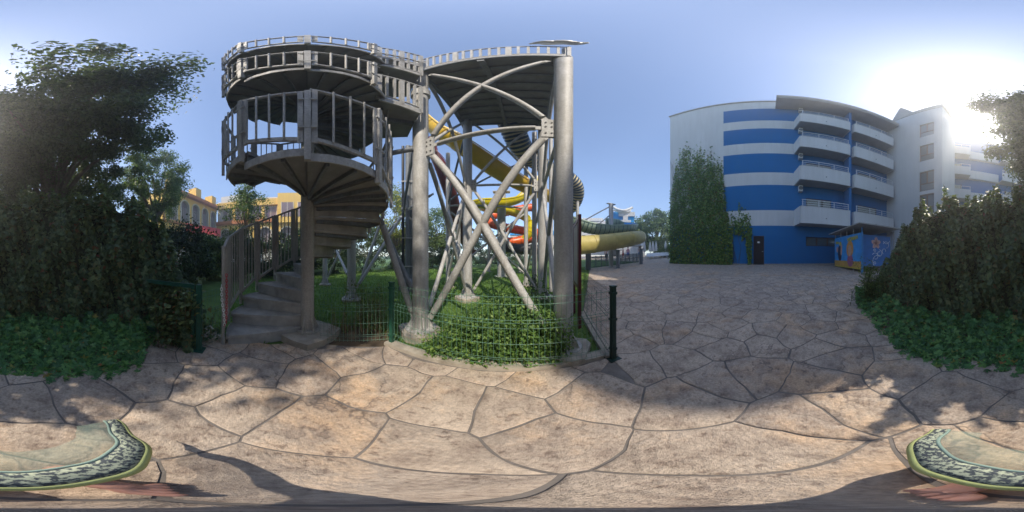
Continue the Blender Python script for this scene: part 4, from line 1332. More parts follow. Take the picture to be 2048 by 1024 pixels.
# ================================================================== CREEPER ON THE HOTEL CORNER
def creeper_wall():
    prof_x = [1343, 1352, 1362, 1375, 1385, 1400, 1412, 1424, 1436, 1446, 1452, 1460, 1470, 1478, 1490, 1497, 1503]
    prof_t = [380, 320, 300, 282, 302, 290, 310, 300, 318, 330, 400, 432, 428, 415, 420, 425, 440]
    prof_b = [532, 532, 532, 532, 532, 532, 532, 532, 532, 532, 532, 532, 525, 505, 470, 530, 528]
    n = 42000
    px = rng.uniform(1340, 1504, n); py = rng.uniform(275, 533, n)
    tt = np.interp(px, prof_x, prof_t) + 14 * np.sin(px * .9) * (rng.random(n)) + rng.normal(0, 5, n)
    bb = np.interp(px, prof_x, prof_b)
    dens = np.clip((py - tt) / 55, 0.0, 1) ** .8
    dens = np.where(px > 1455, dens * .75, dens)
    dens *= np.clip(.78 + .35 * np.sin(px * .21 + py * .04) * np.sin(py * .11 - px * .05), .25, 1)
    ok = (py > tt) & (py < bb) & (rng.random(n) < dens)
    ok &= ~((px > 1466) & (px < 1484) & (py > 470) & (py < 528))
    px, py = px[ok], py[ok]
    a = (px - 1024) / 2048 * 2 * np.pi; e = (512 - py) / 1024 * np.pi
    D = XW / np.sin(a)
    thick = rng.random(len(px)) ** 1.6 * .34 * np.clip((py - np.interp(px, prof_x, prof_t)) / 60, .15, 1)
    C = np.stack([np.full(len(px), XW) - .02 - thick, D * np.cos(a), H + D * np.tan(e)], axis=1)
    C[:, 1] = np.minimum(C[:, 1], YE + .15)
    N = np.stack([-np.ones(len(px)), rng.normal(0, .55, len(px)), .25 + rng.normal(0, .5, len(px))], axis=1)
    V, F = leaf_arrays(C, N, .13 * (.6 + .8 * rng.random(len(px))), .9, .3, .8)
    th = thing('wall_creeper', 'dense green creeper climbing the white hotel corner', 'climbing plant', (XW - .1, 7, .4))
    rawmesh('foliage', V, F, 'leaf_wall', th)
    mb = MB()
    for k in range(16):
        y = rng.uniform(3.6, 8.2); z = .5
        pts = [(XW - .03, y, z)]
        top = rng.uniform(6, 11)
        while z < top:
            z += .8; y = min(max(y + rng.normal(0, .22), 3.2), 8.3); pts.append((XW - .03, y, z))
        mb.sweep(pts, list(np.linspace(.03, .006, len(pts))), 5)
    for k in range(5):
        y = rng.uniform(.9 + 1.2, 3.2); z = .5; pts = [(XW - .02, y, z)]
        while z < rng.uniform(3.4, 5): z += .5; y += rng.normal(0, .1); pts.append((XW - .02, y, z))
        mb.sweep(pts, list(np.linspace(.02, .005, len(pts))), 5)
    mb.build('stem', 'bark', th)
creeper_wall()

# ================================================================== HEDGE AND GROUND COVER BEHIND THE CAMERA
hx = np.array([1735, 1760, 1804, 1842, 1905, 2048, 2160, 2280, 2340, 2372, 2386, 2402, 2440])
hr = np.array([4.6, 4.2, 3.4, 3.05, 2.75, 2.75, 2.7, 2.6, 2.6, 2.55, 2.4, 2.25, 2.02])
hyp = np.array([592, 555, 470, 432, 402, 396, 398, 410, 426, 450, 500, 560, 610])
hz = H + (hr + .35) * np.tan((512 - hyp) / 1024 * np.pi)
gx = np.array([1712, 1750, 1800, 1850, 1900, 1960, 2048, 2100, 2148, 2200, 2260, 2330, 2345, 2400, 2440])
gpy = np.array([622, 660, 712, 725, 738, 738, 752, 755, 764, 758, 756, 735, 690, 668, 690])
gr = H / np.tan((gpy - 512) / 1024 * np.pi)
def hedge():
    n = 30000
    px = rng.uniform(1735, 2440, n)
    r0 = np.interp(px, hx, hr); zt = np.interp(px, hx, hz)
    zt = zt * (1 + .05 * np.sin(px * .09) + .03 * np.sin(px * .31))
    s = rng.random(n) * 1.35
    # profile: s in 0..1 goes up the face, 1..1.35 goes back over the top
    z = np.where(s < 1, zt * s, zt * (1 - .03 * (s - 1)))
    back = np.where(s < 1, .38 * (s ** 3), .38 + (s - 1) * 3.2)
    lump = .10 * np.sin(px * .12 + z * 3.1) + .09 * np.sin(px * .05 - z * 4.7 + 1) + .05 * np.sin(px * .4 + z * 8)
    r = r0 + back - lump + rng.random(n) ** 2 * .16 - .04
    z = z + np.where(s >= 1, lump * .8 + rng.random(n) * .1, 0) + rng.normal(0, .015, n)
    a = (px - 1024) / 2048 * 2 * np.pi
    C = np.stack([r * np.sin(a), r * np.cos(a), np.maximum(z, .03)], axis=1)
    outw = np.stack([-np.sin(a), -np.cos(a), np.zeros(n)], axis=1)
    up = np.clip((s - .75) * 3, 0, 1)[:, None]
    N = outw * (1 - up * .7) + np.array([0, 0, 1]) * (.6 + up) + rng.normal(0, .5, (n, 3))
    V, F = leaf_arrays(C, N, .105 * (.5 + .9 * rng.random(n)), .62, .35, .9)
    th = thing('creeper_hedge', 'tall rounded hedge smothered in dark creeper leaves behind the paving', 'hedge', (0, -2.9, 0))
    rawmesh('foliage', V, F, 'leaf_creeper', th)
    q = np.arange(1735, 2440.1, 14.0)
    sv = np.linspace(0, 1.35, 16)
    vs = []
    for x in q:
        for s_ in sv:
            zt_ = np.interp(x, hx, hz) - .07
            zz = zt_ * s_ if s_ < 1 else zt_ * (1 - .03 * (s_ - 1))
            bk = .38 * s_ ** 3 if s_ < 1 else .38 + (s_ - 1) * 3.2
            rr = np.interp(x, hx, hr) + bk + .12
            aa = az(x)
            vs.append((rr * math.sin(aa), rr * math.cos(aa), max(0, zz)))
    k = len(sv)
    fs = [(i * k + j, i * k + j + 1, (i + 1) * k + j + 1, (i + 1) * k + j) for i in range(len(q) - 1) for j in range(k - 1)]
    mb = MB(); mb.add(vs, fs); mb.build('dark_shell', 'hedge_core', th, True)  # added dark shell behind the leaves, closes the gaps like deep shade
    # stray shoots
    n = 576
    px = rng.uniform(1800, 2380, 24).repeat(24)[:n]
    h_ = np.tile(np.linspace(0, .14, 24), 24)[:n]
    r0 = np.interp(px, hx, hr) + .35; zt = np.interp(px, hx, hz)
    a = (px - 1024) / 2048 * 2 * np.pi + rng.normal(0, .006, n)
    C = np.stack([r0 * np.sin(a), r0 * np.cos(a), zt + h_ * (.4 + rng.random(n) * .6)], axis=1)
    V, F = leaf_arrays(C, rng.normal(size=(n, 3)), .06 * (.6 + .8 * rng.random(n)), .5)
    rawmesh('shoots', V, F, 'leaf_creeper', th, 'stuff')
hedge()
def groundcover():
    n = 17000
    px = rng.uniform(1712, 2440, n)
    rin = np.interp(px, gx, gr) * (1 + .035 * np.sin(px * .21) + .03 * np.sin(px * .57)); ro = np.interp(px, hx, hr) + .25
    u = rng.random(n)
    ok = (u > .0) & (rng.random(n) < np.clip(.45 + u * 2.2, 0, 1)) & (ro > rin)
    px, u, rin, ro = px[ok], u[ok], rin[ok], ro[ok]
    n = len(px)
    r = rin + (ro - rin) * u ** .8
    a = (px - 1024) / 2048 * 2 * np.pi
    z = .03 + np.minimum(.26, .5 * u) * (.35 + .65 * rng.random(n)) * (1 + .3 * np.sin(px * .15 + r * 5))
    x = r * np.sin(a)
    C = np.stack([x, r * np.cos(a), z + zf(x)], axis=1)
    # five-fingered leaves: five leaflets round each centre
    CC, NN, SS = [], [], []
    base_n = np.stack([-np.sin(a) * .35, -np.cos(a) * .35, np.ones(n)], axis=1) + rng.normal(0, .45, (n, 3))
    base_n /= np.linalg.norm(base_n, axis=1, keepdims=True)
    V_, F_ = [], []
    s = .062 * (.5 + .9 * rng.random(n))
    rd = rng.normal(size=(n, 3)); T = rd - base_n * np.sum(rd * base_n, axis=1, keepdims=True); T /= np.linalg.norm(T, axis=1, keepdims=True)
    B = np.cross(base_n, T)
    off = 0
    verts = [C]
    angs = (-2.1, -1.05, 0, 1.05, 2.1)
    for q, an in enumerate(angs):
        d = T * math.cos(an) + B * math.sin(an); sd_ = np.cross(base_n, d)
        L = (s * (1.0 if q == 2 else .86 if q in (1, 3) else .62))[:, None]
        verts += [C + d * L * .5 + sd_ * L * .24 + base_n * L * .06, C + d * L - base_n * L * .16, C + d * L * .5 - sd_ * L * .24 + base_n * L * .06]
    V = np.stack(verts, axis=1).reshape(-1, 3)
    o = np.arange(n)[:, None] * 16
    F = np.concatenate([o + np.array([[0, 1 + 3 * q, 2 + 3 * q, 3 + 3 * q]]) for q in range(5)], axis=0)
    ob = rawmesh('ground_ivy', V, F, 'leaf_ground', None, 'stuff')
    tag(ob, 'carpet of glossy green five-fingered leaves creeping over the paving edge', 'ground cover')
    mb = MB()
    q = np.arange(1712, 2440.1, 14)
    vs = []
    for x in q:
        for u in (0.12, .4, 1):
            r1, r2 = np.interp(x, gx, gr), np.interp(x, hx, hr) + .4
            rr = r1 + (r2 - r1) * u; xx = rr * math.sin(az(x))
            vs.append((xx, rr * math.cos(az(x)), float(zf(xx)) + .03 + .10 * (u > .3) * min(1, max(0, r2 - r1))))
    fs = [(i * 3 + j, i * 3 + j + 1, i * 3 + j + 4, i * 3 + j + 3) for i in range(len(q) - 1) for j in range(2)]
    mb.add(vs, fs); struct(mb.build('planting_bed', 'soil'))
groundcover()

# loose plants
def weeds(label, name, spots, mat, leaf, ratio=.45, per=22, spread=.06, stem='leaf_dark', lean=.12, pos=None):
    """each spot: x, y, height -> an upright leafy stem"""
    pos = pos or (spots[0][0], spots[0][1], 0)
    th = thing(name, label, 'plant', pos)
    mb = MB(); CC = []
    for (x, y, h) in spots:
        g = float(zf(x)); dx, dy = rng.normal(0, lean, 2) * h
        pts = [Vector((x, y, g)), Vector((x + dx * .3, y + dy * .3, g + h * .55)), Vector((x + dx, y + dy, g + h))]
        path = spline(pts, 4)
        mb.sweep(path, list(np.linspace(.006, .002, len(path))), 4, False)
        k = max(5, int(per * h / .4))
        for q in range(k):
            u = .1 + .9 * rng.random(); i = min(int(u * (len(path) - 1)), len(path) - 2)
            p = path[i].lerp(path[i + 1], u * (len(path) - 1) - i)
            CC.append((p.x + rng.normal(0, spread), p.y + rng.normal(0, spread), max(g + .01, p.z + rng.normal(0, spread * .5))))
    mb.build('stem', stem, th)
    CC = np.array(CC)
    N = rng.normal(0, .55, (len(CC), 3)) + np.array([0, -.25, .9])
    V, F = leaf_arrays(CC, N, leaf * (.55 + .9 * rng.random(len(CC))), ratio, .3)
    rawmesh('foliage', V, F, mat, th)
sp_ = []
for k in range(420):
    x = rng.uniform(-.95, .62); y = rng.uniform(1.56, 2.6)
    env = math.exp(-((x + .1) / .75) ** 2) * (1 - .25 * abs(y - 1.9))
    sp_.append((x, y, max(.06, (.22 + .36 * env) * rng.uniform(.45, 1.3) * (1 + .25 * (x > .1)))))
for k in range(40):
    x = rng.uniform(-.9, .5); sp_.append((x, rng.uniform(1.55, 1.75), rng.uniform(.1, .3)))
for k in range(26):
    sp_.append((rng.uniform(-.5, .55), rng.uniform(1.65, 2.5), rng.uniform(.55, .85)))
weeds('bushy green weeds crowding the wire fence between two tower columns', 'weed_clump', sp_, 'leaf_weed', .042, .55, 34, .045, pos=(-.1, 1.9, 0))
sp_ = [(rng.normal(.28, .2), rng.normal(2.5, .25), rng.uniform(.5, .95)) for k in range(26)]
weeds('tall slender weeds in front of the right tower column', 'tall_weeds', sp_, 'leaf_weed', .05, .5, 26, .04)
sp_ = [(*[float(q) for q in XY(rng.normal(742, 16), rng.uniform(2.5, 3.2))], rng.uniform(.4, 1.0)) for k in range(30)]
weeds('straggly yellow green vine on the mesh near the grey column', 'vine', sp_, 'leaf_light', .05, .6, 16, .045, 'dead_stem')
sp_ = [(*[float(q) for q in XY(rng.uniform(660, 780), rng.uniform(2.3, 3.0))], rng.uniform(.12, .5)) for k in range(60)]
weeds('dry brown weeds along the mesh by the stair footing', 'dry_weeds', sp_, 'dead_stem', .03, .3, 12, .04, 'dead_stem')
sp_ = [(*[float(q) for q in XY(rng.normal(1748, 13), rng.uniform(3.7, 4.6))], rng.uniform(.3, 1.15)) for k in range(46)]
weeds('loose pale shrub with upright sprays at the hedge end', 'shrub', sp_, 'leaf_light', .055, .4, 34, .07)
sp_ = [(*[float(q) for q in XY(rng.normal(370, 28), rng.uniform(2.0, 2.5))], rng.uniform(.25, .95)) for k in range(60)]
weeds('leafy creeper tangle hanging over the green gate', 'creeper', sp_, 'leaf_creeper', .065, .7, 38, .07, 'dead_stem')
sp_ = [(*[float(q) for q in XY(1068 + rng.normal(0, 5), 5.3 + rng.normal(0, .12))], rng.uniform(.3, .9)) for k in range(18)]
weeds('thin vine climbing a slim back column of the tower', 'vine', sp_, 'leaf_dark', .06, .6, 22, .05)
sp_ = [(*[float(q) for q in XY(rng.uniform(884, 898), rng.uniform(4.3, 5.0))], rng.uniform(.3, .7)) for k in range(12)]
weeds('small leafy weeds at the foot of a crossed brace', 'weed_tuft', sp_, 'leaf_weed', .05, .5, 22, .06)

# grass
def grass():
    n = 130000
    x = rng.uniform(-11, 6.2, n); y = rng.uniform(-1.2, 17, n)
    d = np.hypot(x, y)
    yl = np.where(x < .99, 1.62, np.interp(x, [.99, 1.44, 6.16, 13.4], [1.6, 3.3, 12.1, 12.9]))
    ok = (y > yl) | ((x < -2.15) & (y > -.9 - 0.12 * (x + 2)) & (np.hypot(x - S.x, y - S.y) > .5))
    ok &= rng.random(n) < np.clip(4.5 / d, .12, 1)
    x, y, d = x[ok], y[ok], d[ok]; n = len(x)
    h = rng.uniform(.035, .085, n) * (1 + .25 * np.sin(x * 2.1) * np.sin(y * 1.7)); w = rng.uniform(.004, .008, n) * (1 + d * .18)
    a = rng.uniform(0, 2 * np.pi, n)
    z = zf(x)
    dx, dy = np.cos(a) * w, np.sin(a) * w
    lx, ly = rng.normal(0, .45, n) * h, rng.normal(0, .45, n) * h
    V = np.stack([np.stack([x - dx, y - dy, z - .004], 1), np.stack([x + dx, y + dy, z - .004], 1), np.stack([x + lx, y + ly, z + h], 1)], axis=1).reshape(-1, 3)
    F = np.arange(n * 3).reshape(-1, 3)
    o = rawmesh('grass', V, F, 'grass_blade', None, 'stuff')
    tag(o, 'short green lawn grass under and around the slide tower', 'grass')
grass()

# ================================================================== TREES
T = 2150
c = XY(T, 6.6)
tree('huge dark leafy tree towering over the creeper hedge', (*XY(2150, 8.4), 0), 3.6, .32, (*XY(2172, 7.2), 8.2), (3.9, 4.0, 3.9), 300, 88000, .15, .34, 'leaf_big', limbs=30, fill=.15, name='shade_tree', lobes=[((*XY(262, 4.9), 10.0), (1.6, 1.6, 1.2), 40, 8000), ((*XY(2050, 6.8), 9.6), (1.3, 1.3, 1.8), 40, 8000), ((*XY(1975, 7.4), 11.3), (.75, .75, .6), 16, 1800), ((*XY(2075, 7.6), 6.4), (1.5, 1.5, 1.9), 40, 8000)])
tree('dark bushy tree filling the space under the huge shade tree', (*XY(2120, 8.8), 0), 1.6, .2, (*XY(2100, 8.8), 4.0), (2.5, 2.2, 2.3), 110, 20000, .14, .33, 'leaf_big', limbs=14, fill=.2)
tree('dark tree with gaps of sky left of the big shade tree', (*XY(196, 11), 0), 2.6, .16, (*XY(180, 11.5), 6.4), (2.3, 2.2, 2.6), 100, 13000, .15, .3, 'leaf_big', group=None, limbs=14)
tree('round grey green tree in front of the yellow hotel', (*XY(312, 13), 0), 4.0, .2, (*XY(304, 13), 7.6), (3.1, 2.6, 3.4), 150, 26000, .16, .28, 'leaf_light', limbs=16)
tree('slender open young tree before the yellow hotel arcade', (*XY(492, 11), 0), 2.6, .07, (*XY(490, 11), 4.7), (1.5, 1.4, 2.1), 70, 5500, .13, .24, 'leaf_light', limbs=24, fill=.2)
tree('yellow green tree glowing behind the dark pipe bundle', (*XY(795, 15), 0), 1.6, .14, (*XY(792, 15), 4.8), (2.1, 2, 3.2), 80, 9000, .17, .33, 'leaf_yellow', limbs=12)
tree('mid green tree seen between the left tower column and braces', (*XY(882, 17), 0), 1.6, .15, (*XY(880, 17), 3.9), (2.0, 2, 2.6), 70, 8000, .18, .33, 'leaf_light', limbs=12)
tree('large bright tree by the pool parasols', (*XY(1314, 34), 1.4), 2.6, .35, (*XY(1315, 34), 6.6), (4.6, 4.0, 4.3), 150, 17000, .34, .55, 'leaf_light', limbs=14)
tree('smaller bushy tree between white pool building and large bright tree', (*XY(1278, 38), 1.5), 2.2, .25, (*XY(1281, 38), 5.6), (2.6, 2.6, 3.4), 60, 6000, .34, .5, 'leaf_light', limbs=10)
def bush(label, px, D, ytop, w, mat, leaf=.12, n=9500, name='bush', group=None):
    zt = H + D * math.tan(el(ytop)); g = G(px, D)
    h = zt - g.z
    tree(label, g, .25 * h, .05, (g.x, g.y, g.z + h * .48), (w * 1.35, w, h * .52), 90, n, leaf, .22, mat, group, name, 8, .45, cat='bush')
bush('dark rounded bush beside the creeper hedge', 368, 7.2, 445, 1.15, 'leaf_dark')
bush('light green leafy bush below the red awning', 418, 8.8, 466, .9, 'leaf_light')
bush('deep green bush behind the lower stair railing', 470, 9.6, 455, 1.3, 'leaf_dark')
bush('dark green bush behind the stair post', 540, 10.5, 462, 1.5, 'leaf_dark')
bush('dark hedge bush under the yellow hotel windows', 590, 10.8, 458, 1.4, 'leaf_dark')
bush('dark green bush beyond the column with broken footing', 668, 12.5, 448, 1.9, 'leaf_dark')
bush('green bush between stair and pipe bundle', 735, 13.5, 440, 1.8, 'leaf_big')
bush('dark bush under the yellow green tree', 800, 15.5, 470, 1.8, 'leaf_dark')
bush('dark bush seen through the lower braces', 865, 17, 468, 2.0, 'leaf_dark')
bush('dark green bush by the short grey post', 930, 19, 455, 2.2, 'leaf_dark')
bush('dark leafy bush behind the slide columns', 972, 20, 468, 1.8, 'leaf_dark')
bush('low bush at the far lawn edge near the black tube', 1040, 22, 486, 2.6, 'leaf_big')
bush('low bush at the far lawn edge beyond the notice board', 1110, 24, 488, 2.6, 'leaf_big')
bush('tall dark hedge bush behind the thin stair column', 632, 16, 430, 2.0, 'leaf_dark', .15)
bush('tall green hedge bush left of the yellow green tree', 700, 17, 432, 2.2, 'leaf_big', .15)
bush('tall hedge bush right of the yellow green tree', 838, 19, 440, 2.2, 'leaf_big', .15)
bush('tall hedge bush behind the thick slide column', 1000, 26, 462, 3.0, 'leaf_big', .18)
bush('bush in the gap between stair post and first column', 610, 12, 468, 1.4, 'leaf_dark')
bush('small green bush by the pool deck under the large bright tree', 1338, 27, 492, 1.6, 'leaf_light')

# ================================================================== YELLOW HOTEL
Ya, Yb, Yc = Vector((*XY(330, 25), 0)), Vector((*XY(433, 37), 0)), Vector((*XY(640, 33), 0))
yh = thing('hotel_building', 'yellow hotel with white trimmed arches and orange balconies beyond the trees', 'building', (Yb.x, Yb.y, 0))
def arch_wall(A, B, z0, z1, bays, aw, ah, mat, depth=.5, sill=0.3):
    d = (B - A); L = d.length; d.normalize(); n = Vector((d.y, -d.x, 0))
    if n.dot(-(A + B) / 2) < 0: n = -n
    w = L / bays
    for k in range(bays):
        u0 = k * w; uc = u0 + w / 2; r = aw * w / 2
        zs = z0 + sill; zarch = zs + ah * (z1 - z0) - r * .0
        pts_a = [(uc - r, zs)] ; pts_o = [(u0, z0)]
        m = 12
        zsp = zs + max(.1, ah * (z1 - z0) - r)
        for q in range(m + 1):
            t_ = math.pi - math.pi * q / m
            pts_a.append((uc + r * math.cos(t_), zsp + r * math.sin(t_)))
            f = q / m
            if f <= .25: pts_o.append((u0, zsp + (z1 - zsp) * f / .25))
            elif f >= .75: pts_o.append((u0 + w, zsp + (z1 - zsp) * (1 - f) / .25))
            else: pts_o.append((u0 + w * (f - .25) / .5, z1))
        pts_a.append((uc + r, zs)); pts_o.append((u0 + w, z0))
        K = len(pts_a)
        g = lambda u, z, v=0: A + d * u - n * v + Vector((0, 0, z))
        mb = MB()
        mb.add([g(*p) for p in pts_a] + [g(*p) for p in pts_o], [(i, i + 1, K + i + 1, K + i) for i in range(K - 1)] + [(0, K, 2 * K - 1, K - 1)])
        bay = mb.build('arcade_bay', mat, yh)
        mb = MB(); mb.add([g(*p) for p in pts_a] + [g(p[0], p[1], depth) for p in pts_a], [(i, i + 1, K + i + 1, K + i) for i in range(K - 1)]); mb.build('reveal', 'hotel_trim', bay)
        mb = MB(); mb.sweep([g(p[0], p[1], -.05) for p in pts_a], .13, 5, False); mb.build('arch_trim', 'hotel_trim', bay)
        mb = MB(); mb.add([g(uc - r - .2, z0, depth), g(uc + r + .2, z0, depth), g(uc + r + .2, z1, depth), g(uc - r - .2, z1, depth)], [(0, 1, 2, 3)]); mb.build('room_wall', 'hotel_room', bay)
        mb = MB()
        for q in range(5):
            x = uc - r * .8 + r * 1.6 * q / 4; mb.obox(g(x, zs + .1, depth * .8), g(x, zs + ah * (z1 - z0) * .7, depth * .8), .08, .06)
        mb.build('shutter', 'hotel_pale', bay)
def ybox(A, B, u0, u1, v0, v1, z0, z1, mat, name, parent=None):
    d = (B - A).normalized(); n = Vector((d.y, -d.x, 0))
    if n.dot(-(A + B) / 2) < 0: n = -n
    vs = [A + d * u + n * v + Vector((0, 0, z)) for z in (z0, z1) for v in (v0, v1) for u in (u0, u1)]
    mb = MB(); mb.add(vs, [(0, 2, 3, 1), (4, 5, 7, 6), (0, 1, 5, 4), (2, 6, 7, 3), (0, 4, 6, 2), (1, 3, 7, 5)])
    return mb.build(name, mat, parent or yh)
LA = (Yb - Ya).length; LB = (Yc - Yb).length
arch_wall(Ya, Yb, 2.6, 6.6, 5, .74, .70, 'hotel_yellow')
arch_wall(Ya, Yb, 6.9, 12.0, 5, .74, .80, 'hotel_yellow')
ybox(Ya, Yb, 0, LA, 0, .7, 6.6, 6.9, 'hotel_orange', 'balcony_slab')
ybox(Ya, Yb, 0, LA, -.1, .9, 12.0, 12.6, 'hotel_orange', 'cornice')
ybox(Ya, Yb, 0, LA, -6, -.6, 0, 12.5, 'hotel_yellow', 'wall')
for u in (1.0, 7.0, 12.5): ybox(Ya, Yb, u, u + 1.6, -1.2, .6, 12.6, 14.6, 'hotel_yellow', 'roof_turret')
ybox(Ya, Yb, 0, LA, 0, .02, 0, 2.6, 'hotel_pale', 'wall')
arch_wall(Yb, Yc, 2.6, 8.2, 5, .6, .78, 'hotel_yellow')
ybox(Yb, Yc, 0, LB, -6, -.6, 0, 14.0, 'hotel_pale', 'wall')
ybox(Yb, Yc, 0, LB, 0, .5, 8.2, 9.0, 'hotel_orange', 'balcony_slab')
ybox(Yb, Yc, 0, LB, 0, .02, 0, 2.6, 'hotel_pale', 'wall')
ybox(Yb, Yc, 0, LB, -.6, .3, 12.0, 13.4, 'hotel_yellow', 'cornice')
ybox(Yb, Yc, 1.0, 7.0, -5, -.4, 13.4, 15.2, 'hotel_pale', 'roof_storey')
k = 0
for u in np.arange(1.5, LB - 2, 3.2):
    w = ybox(Yb, Yc, u, u + 2.2, -.62, -.5, 9.1, 11.6, 'hotel_room', 'window')
    ybox(Yb, Yc, u - .15, u, -.55, -.4, 9.0, 11.8, 'hotel_trim', 'window_frame', w)
    ybox(Yb, Yc, u + 2.2, u + 2.35, -.55, -.4, 9.0, 11.8, 'hotel_trim', 'window_frame', w)
    ybox(Yb, Yc, u + 1.05, u + 1.15, -.5, -.42, 9.1, 11.6, 'hotel_trim', 'mullion', w)
    ybox(Yb, Yc, u + 2.45, u + 3.0, -.5, .1, 9.0, 12.0, 'hotel_yellow', 'pier')
uu = LB * .62
ybox(Yb, Yc, uu, uu + 7, -.5, .9, 8.0, 14.3, 'hotel_yellow', 'projecting_bay')
for a in (.8, 4.0):
    w = ybox(Yb, Yc, uu + a, uu + a + 2.2, .9, .95, 9.2, 12.2, 'hotel_room', 'window')
    for (b2, e_) in ((a - .12, a), (a + 1.05, a + 1.15), (a + 2.2, a + 2.32)): ybox(Yb, Yc, uu + b2, uu + e_, .9, 1.0, 9.1, 12.3, 'hotel_trim', 'window_frame', w)
aw = thing('awning', 'long red awning roof below the yellow hotel arches', 'awning', G(410, 24))
a0, a1 = P(372, 446, 24), P(441, 458, 27)
b0_, b1_ = P(372, 462, 21.5), P(441, 472, 24.5)
mb = MB(); mb.add([a0, a1, b1_, b0_, a0 - Vector((0, 0, .12)), a1 - Vector((0, 0, .12)), b1_ - Vector((0, 0, .12)), b0_ - Vector((0, 0, .12))], [(0, 3, 2, 1), (4, 5, 6, 7), (0, 1, 5, 4), (1, 2, 6, 5), (2, 3, 7, 6), (3, 0, 4, 7)])
mb.build('canopy', 'awning_red', aw)
for p in (b0_, b1_, (b0_ + b1_) / 2):
    mb = MB(); mb.tube((p.x, p.y, 0), (p.x, p.y, p.z - .1), .06, 8); mb.build('post', 'steel_dark', aw)

# ================================================================== POOL AREA
wb = thing('pool_building', 'white and bright blue pool building with a curved white roof ornament', 'building', G(1245, 30))
def pbox(px0, px1, y0, y1, D, th_, mat, name, parent=None):
    a, b2 = XY(px0, D), XY(px1, D)
    z0, z1 = H + D * math.tan(el(y1)), H + D * math.tan(el(y0))
    A = Vector((*a, 0)); B = Vector((*b2, 0)); d = (B - A).normalized(); n = Vector((-d.y, d.x, 0))
    vs = [p + n * v + Vector((0, 0, z)) for z in (z0, z1) for v in (0, th_) for p in (A, B)]
    mb = MB(); mb.add(vs, [(0, 2, 3, 1), (4, 5, 7, 6), (0, 1, 5, 4), (2, 6, 7, 3), (0, 4, 6, 2), (1, 3, 7, 5)])
    return mb.build(name, mat, parent or wb)
pbox(1222, 1268, 424, 478, 30, 3, 'sky_blue_paint', 'wall')
pbox(1222, 1290, 478, 516, 30.1, 3, 'wall_grey', 'ground_floor')
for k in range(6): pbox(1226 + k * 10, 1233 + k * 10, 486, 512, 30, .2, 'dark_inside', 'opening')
pbox(1237, 1270, 424, 432, 29.6, 3.6, 'wall_white', 'parapet')
pbox(1246, 1256, 432, 440, 29.2, .6, 'wall_white', 'neck')
pbox(1240, 1262, 440, 446, 29.2, .8, 'wall_white', 'shoulder')
pbox(1234, 1270, 446, 460, 29.2, 1, 'wall_white', 'plinth')
mb = MB(); mb.sweep(spline([P(1226, 414, 29.6), P(1236, 419, 29.4), P(1248, 421, 29.2), P(1258, 418, 29.4), P(1265, 415, 29.6)], 6), .24, 8); mb.build('roof_ornament', 'plastic_white', wb, True)
mb = MB(); mb.sweep(spline([P(1226, 420, 29.6), P(1240, 424, 29.4), P(1258, 423, 29.4), P(1262, 416, 29.5)], 6), .16, 8); mb.build('roof_ornament', 'plastic_white', wb, True)
w2 = thing('pool_building', 'low white pool bar building beyond the mast', 'building', G(1190, 34))
pbox(1160, 1222, 442, 510, 34, 4, 'wall_white', 'wall', w2)
pbox(1164, 1206, 436, 442, 33.8, 3, 'wall_white', 'parapet', w2)
pbox(1166, 1186, 472, 482, 22, .3, 'sky_blue_paint', 'blue_sign', w2)
for k in range(5): 
    w_ = pbox(1164 + k * 11, 1171 + k * 11, 470, 495, 33.9, .1, 'glass', 'window', w2)
w3 = thing('pool_building', 'low white and blue building glimpsed between the slide columns', 'building', G(1050, 36))
pbox(1020, 1150, 470, 512, 36, 4, 'wall_white', 'wall', w3)
pbox(1020, 1150, 462, 470, 35.8, 4, 'sky_blue_paint', 'fascia', w3)
for k in range(8): pbox(1026 + k * 15, 1035 + k * 15, 484, 505, 35.9, .1, 'glass', 'window', w3)
def parasol(label, px, D, group=None, mat='parasol_white', openp=False):
    g = G(px, D)
    th = thing('parasol', label, 'parasol', g, group)
    mb = MB(); mb.tube(g, g + Vector((0, 0, 2.5)), .03, 8); mb.build('pole', 'white_metal', th)
    mb = MB(); mb.tube(g, g + Vector((0, 0, .08)), .25, 12); mb.build('base', 'concrete', th)
    mb = MB()
    if openp:
        ring = [g + Vector((1.6 * math.cos(a), 1.6 * math.sin(a), 2.1)) for a in np.linspace(0, 2 * math.pi, 9)[:-1]]
        low = [p - Vector((0, 0, .2)) for p in ring]
        mb.add([g + Vector((0, 0, 2.85))] + ring + low, [(0, 1 + i, 1 + (i + 1) % 8) for i in range(8)] + [(1 + i, 9 + i, 9 + (i + 1) % 8, 1 + (i + 1) % 8) for i in range(8)])
    else:
        prof = [(.04, 2.6), (.07, 2.45), (.13, 2.1), (.19, 1.5), (.21, 1.05), (.15, .98)]
        vs, fs = [], []
        for r, z in prof:
            for k in range(12):
                a = 2 * math.pi * k / 12; rr = r * (1 + .18 * (-1) ** k)
                vs.append(g + Vector((rr * math.cos(a), rr * math.sin(a), z)))
        for i in range(len(prof) - 1):
            for k in range(12): fs.append((i * 12 + k, i * 12 + (k + 1) % 12, (i + 1) * 12 + (k + 1) % 12, (i + 1) * 12 + k))
        mb.add(vs, fs)
    mb.build('canopy', mat, th)
for px, D in ((1289, 25), (1300, 27), (1306, 26), (1312, 27), (1331, 26), (1342, 26)):
    parasol('closed white parasol standing on the pool deck before the large bright tree', px, D, 'closed parasols by the pool')
parasol('open white parasol behind the bars of the path fence', 1266, 24, None, 'parasol_white', True)
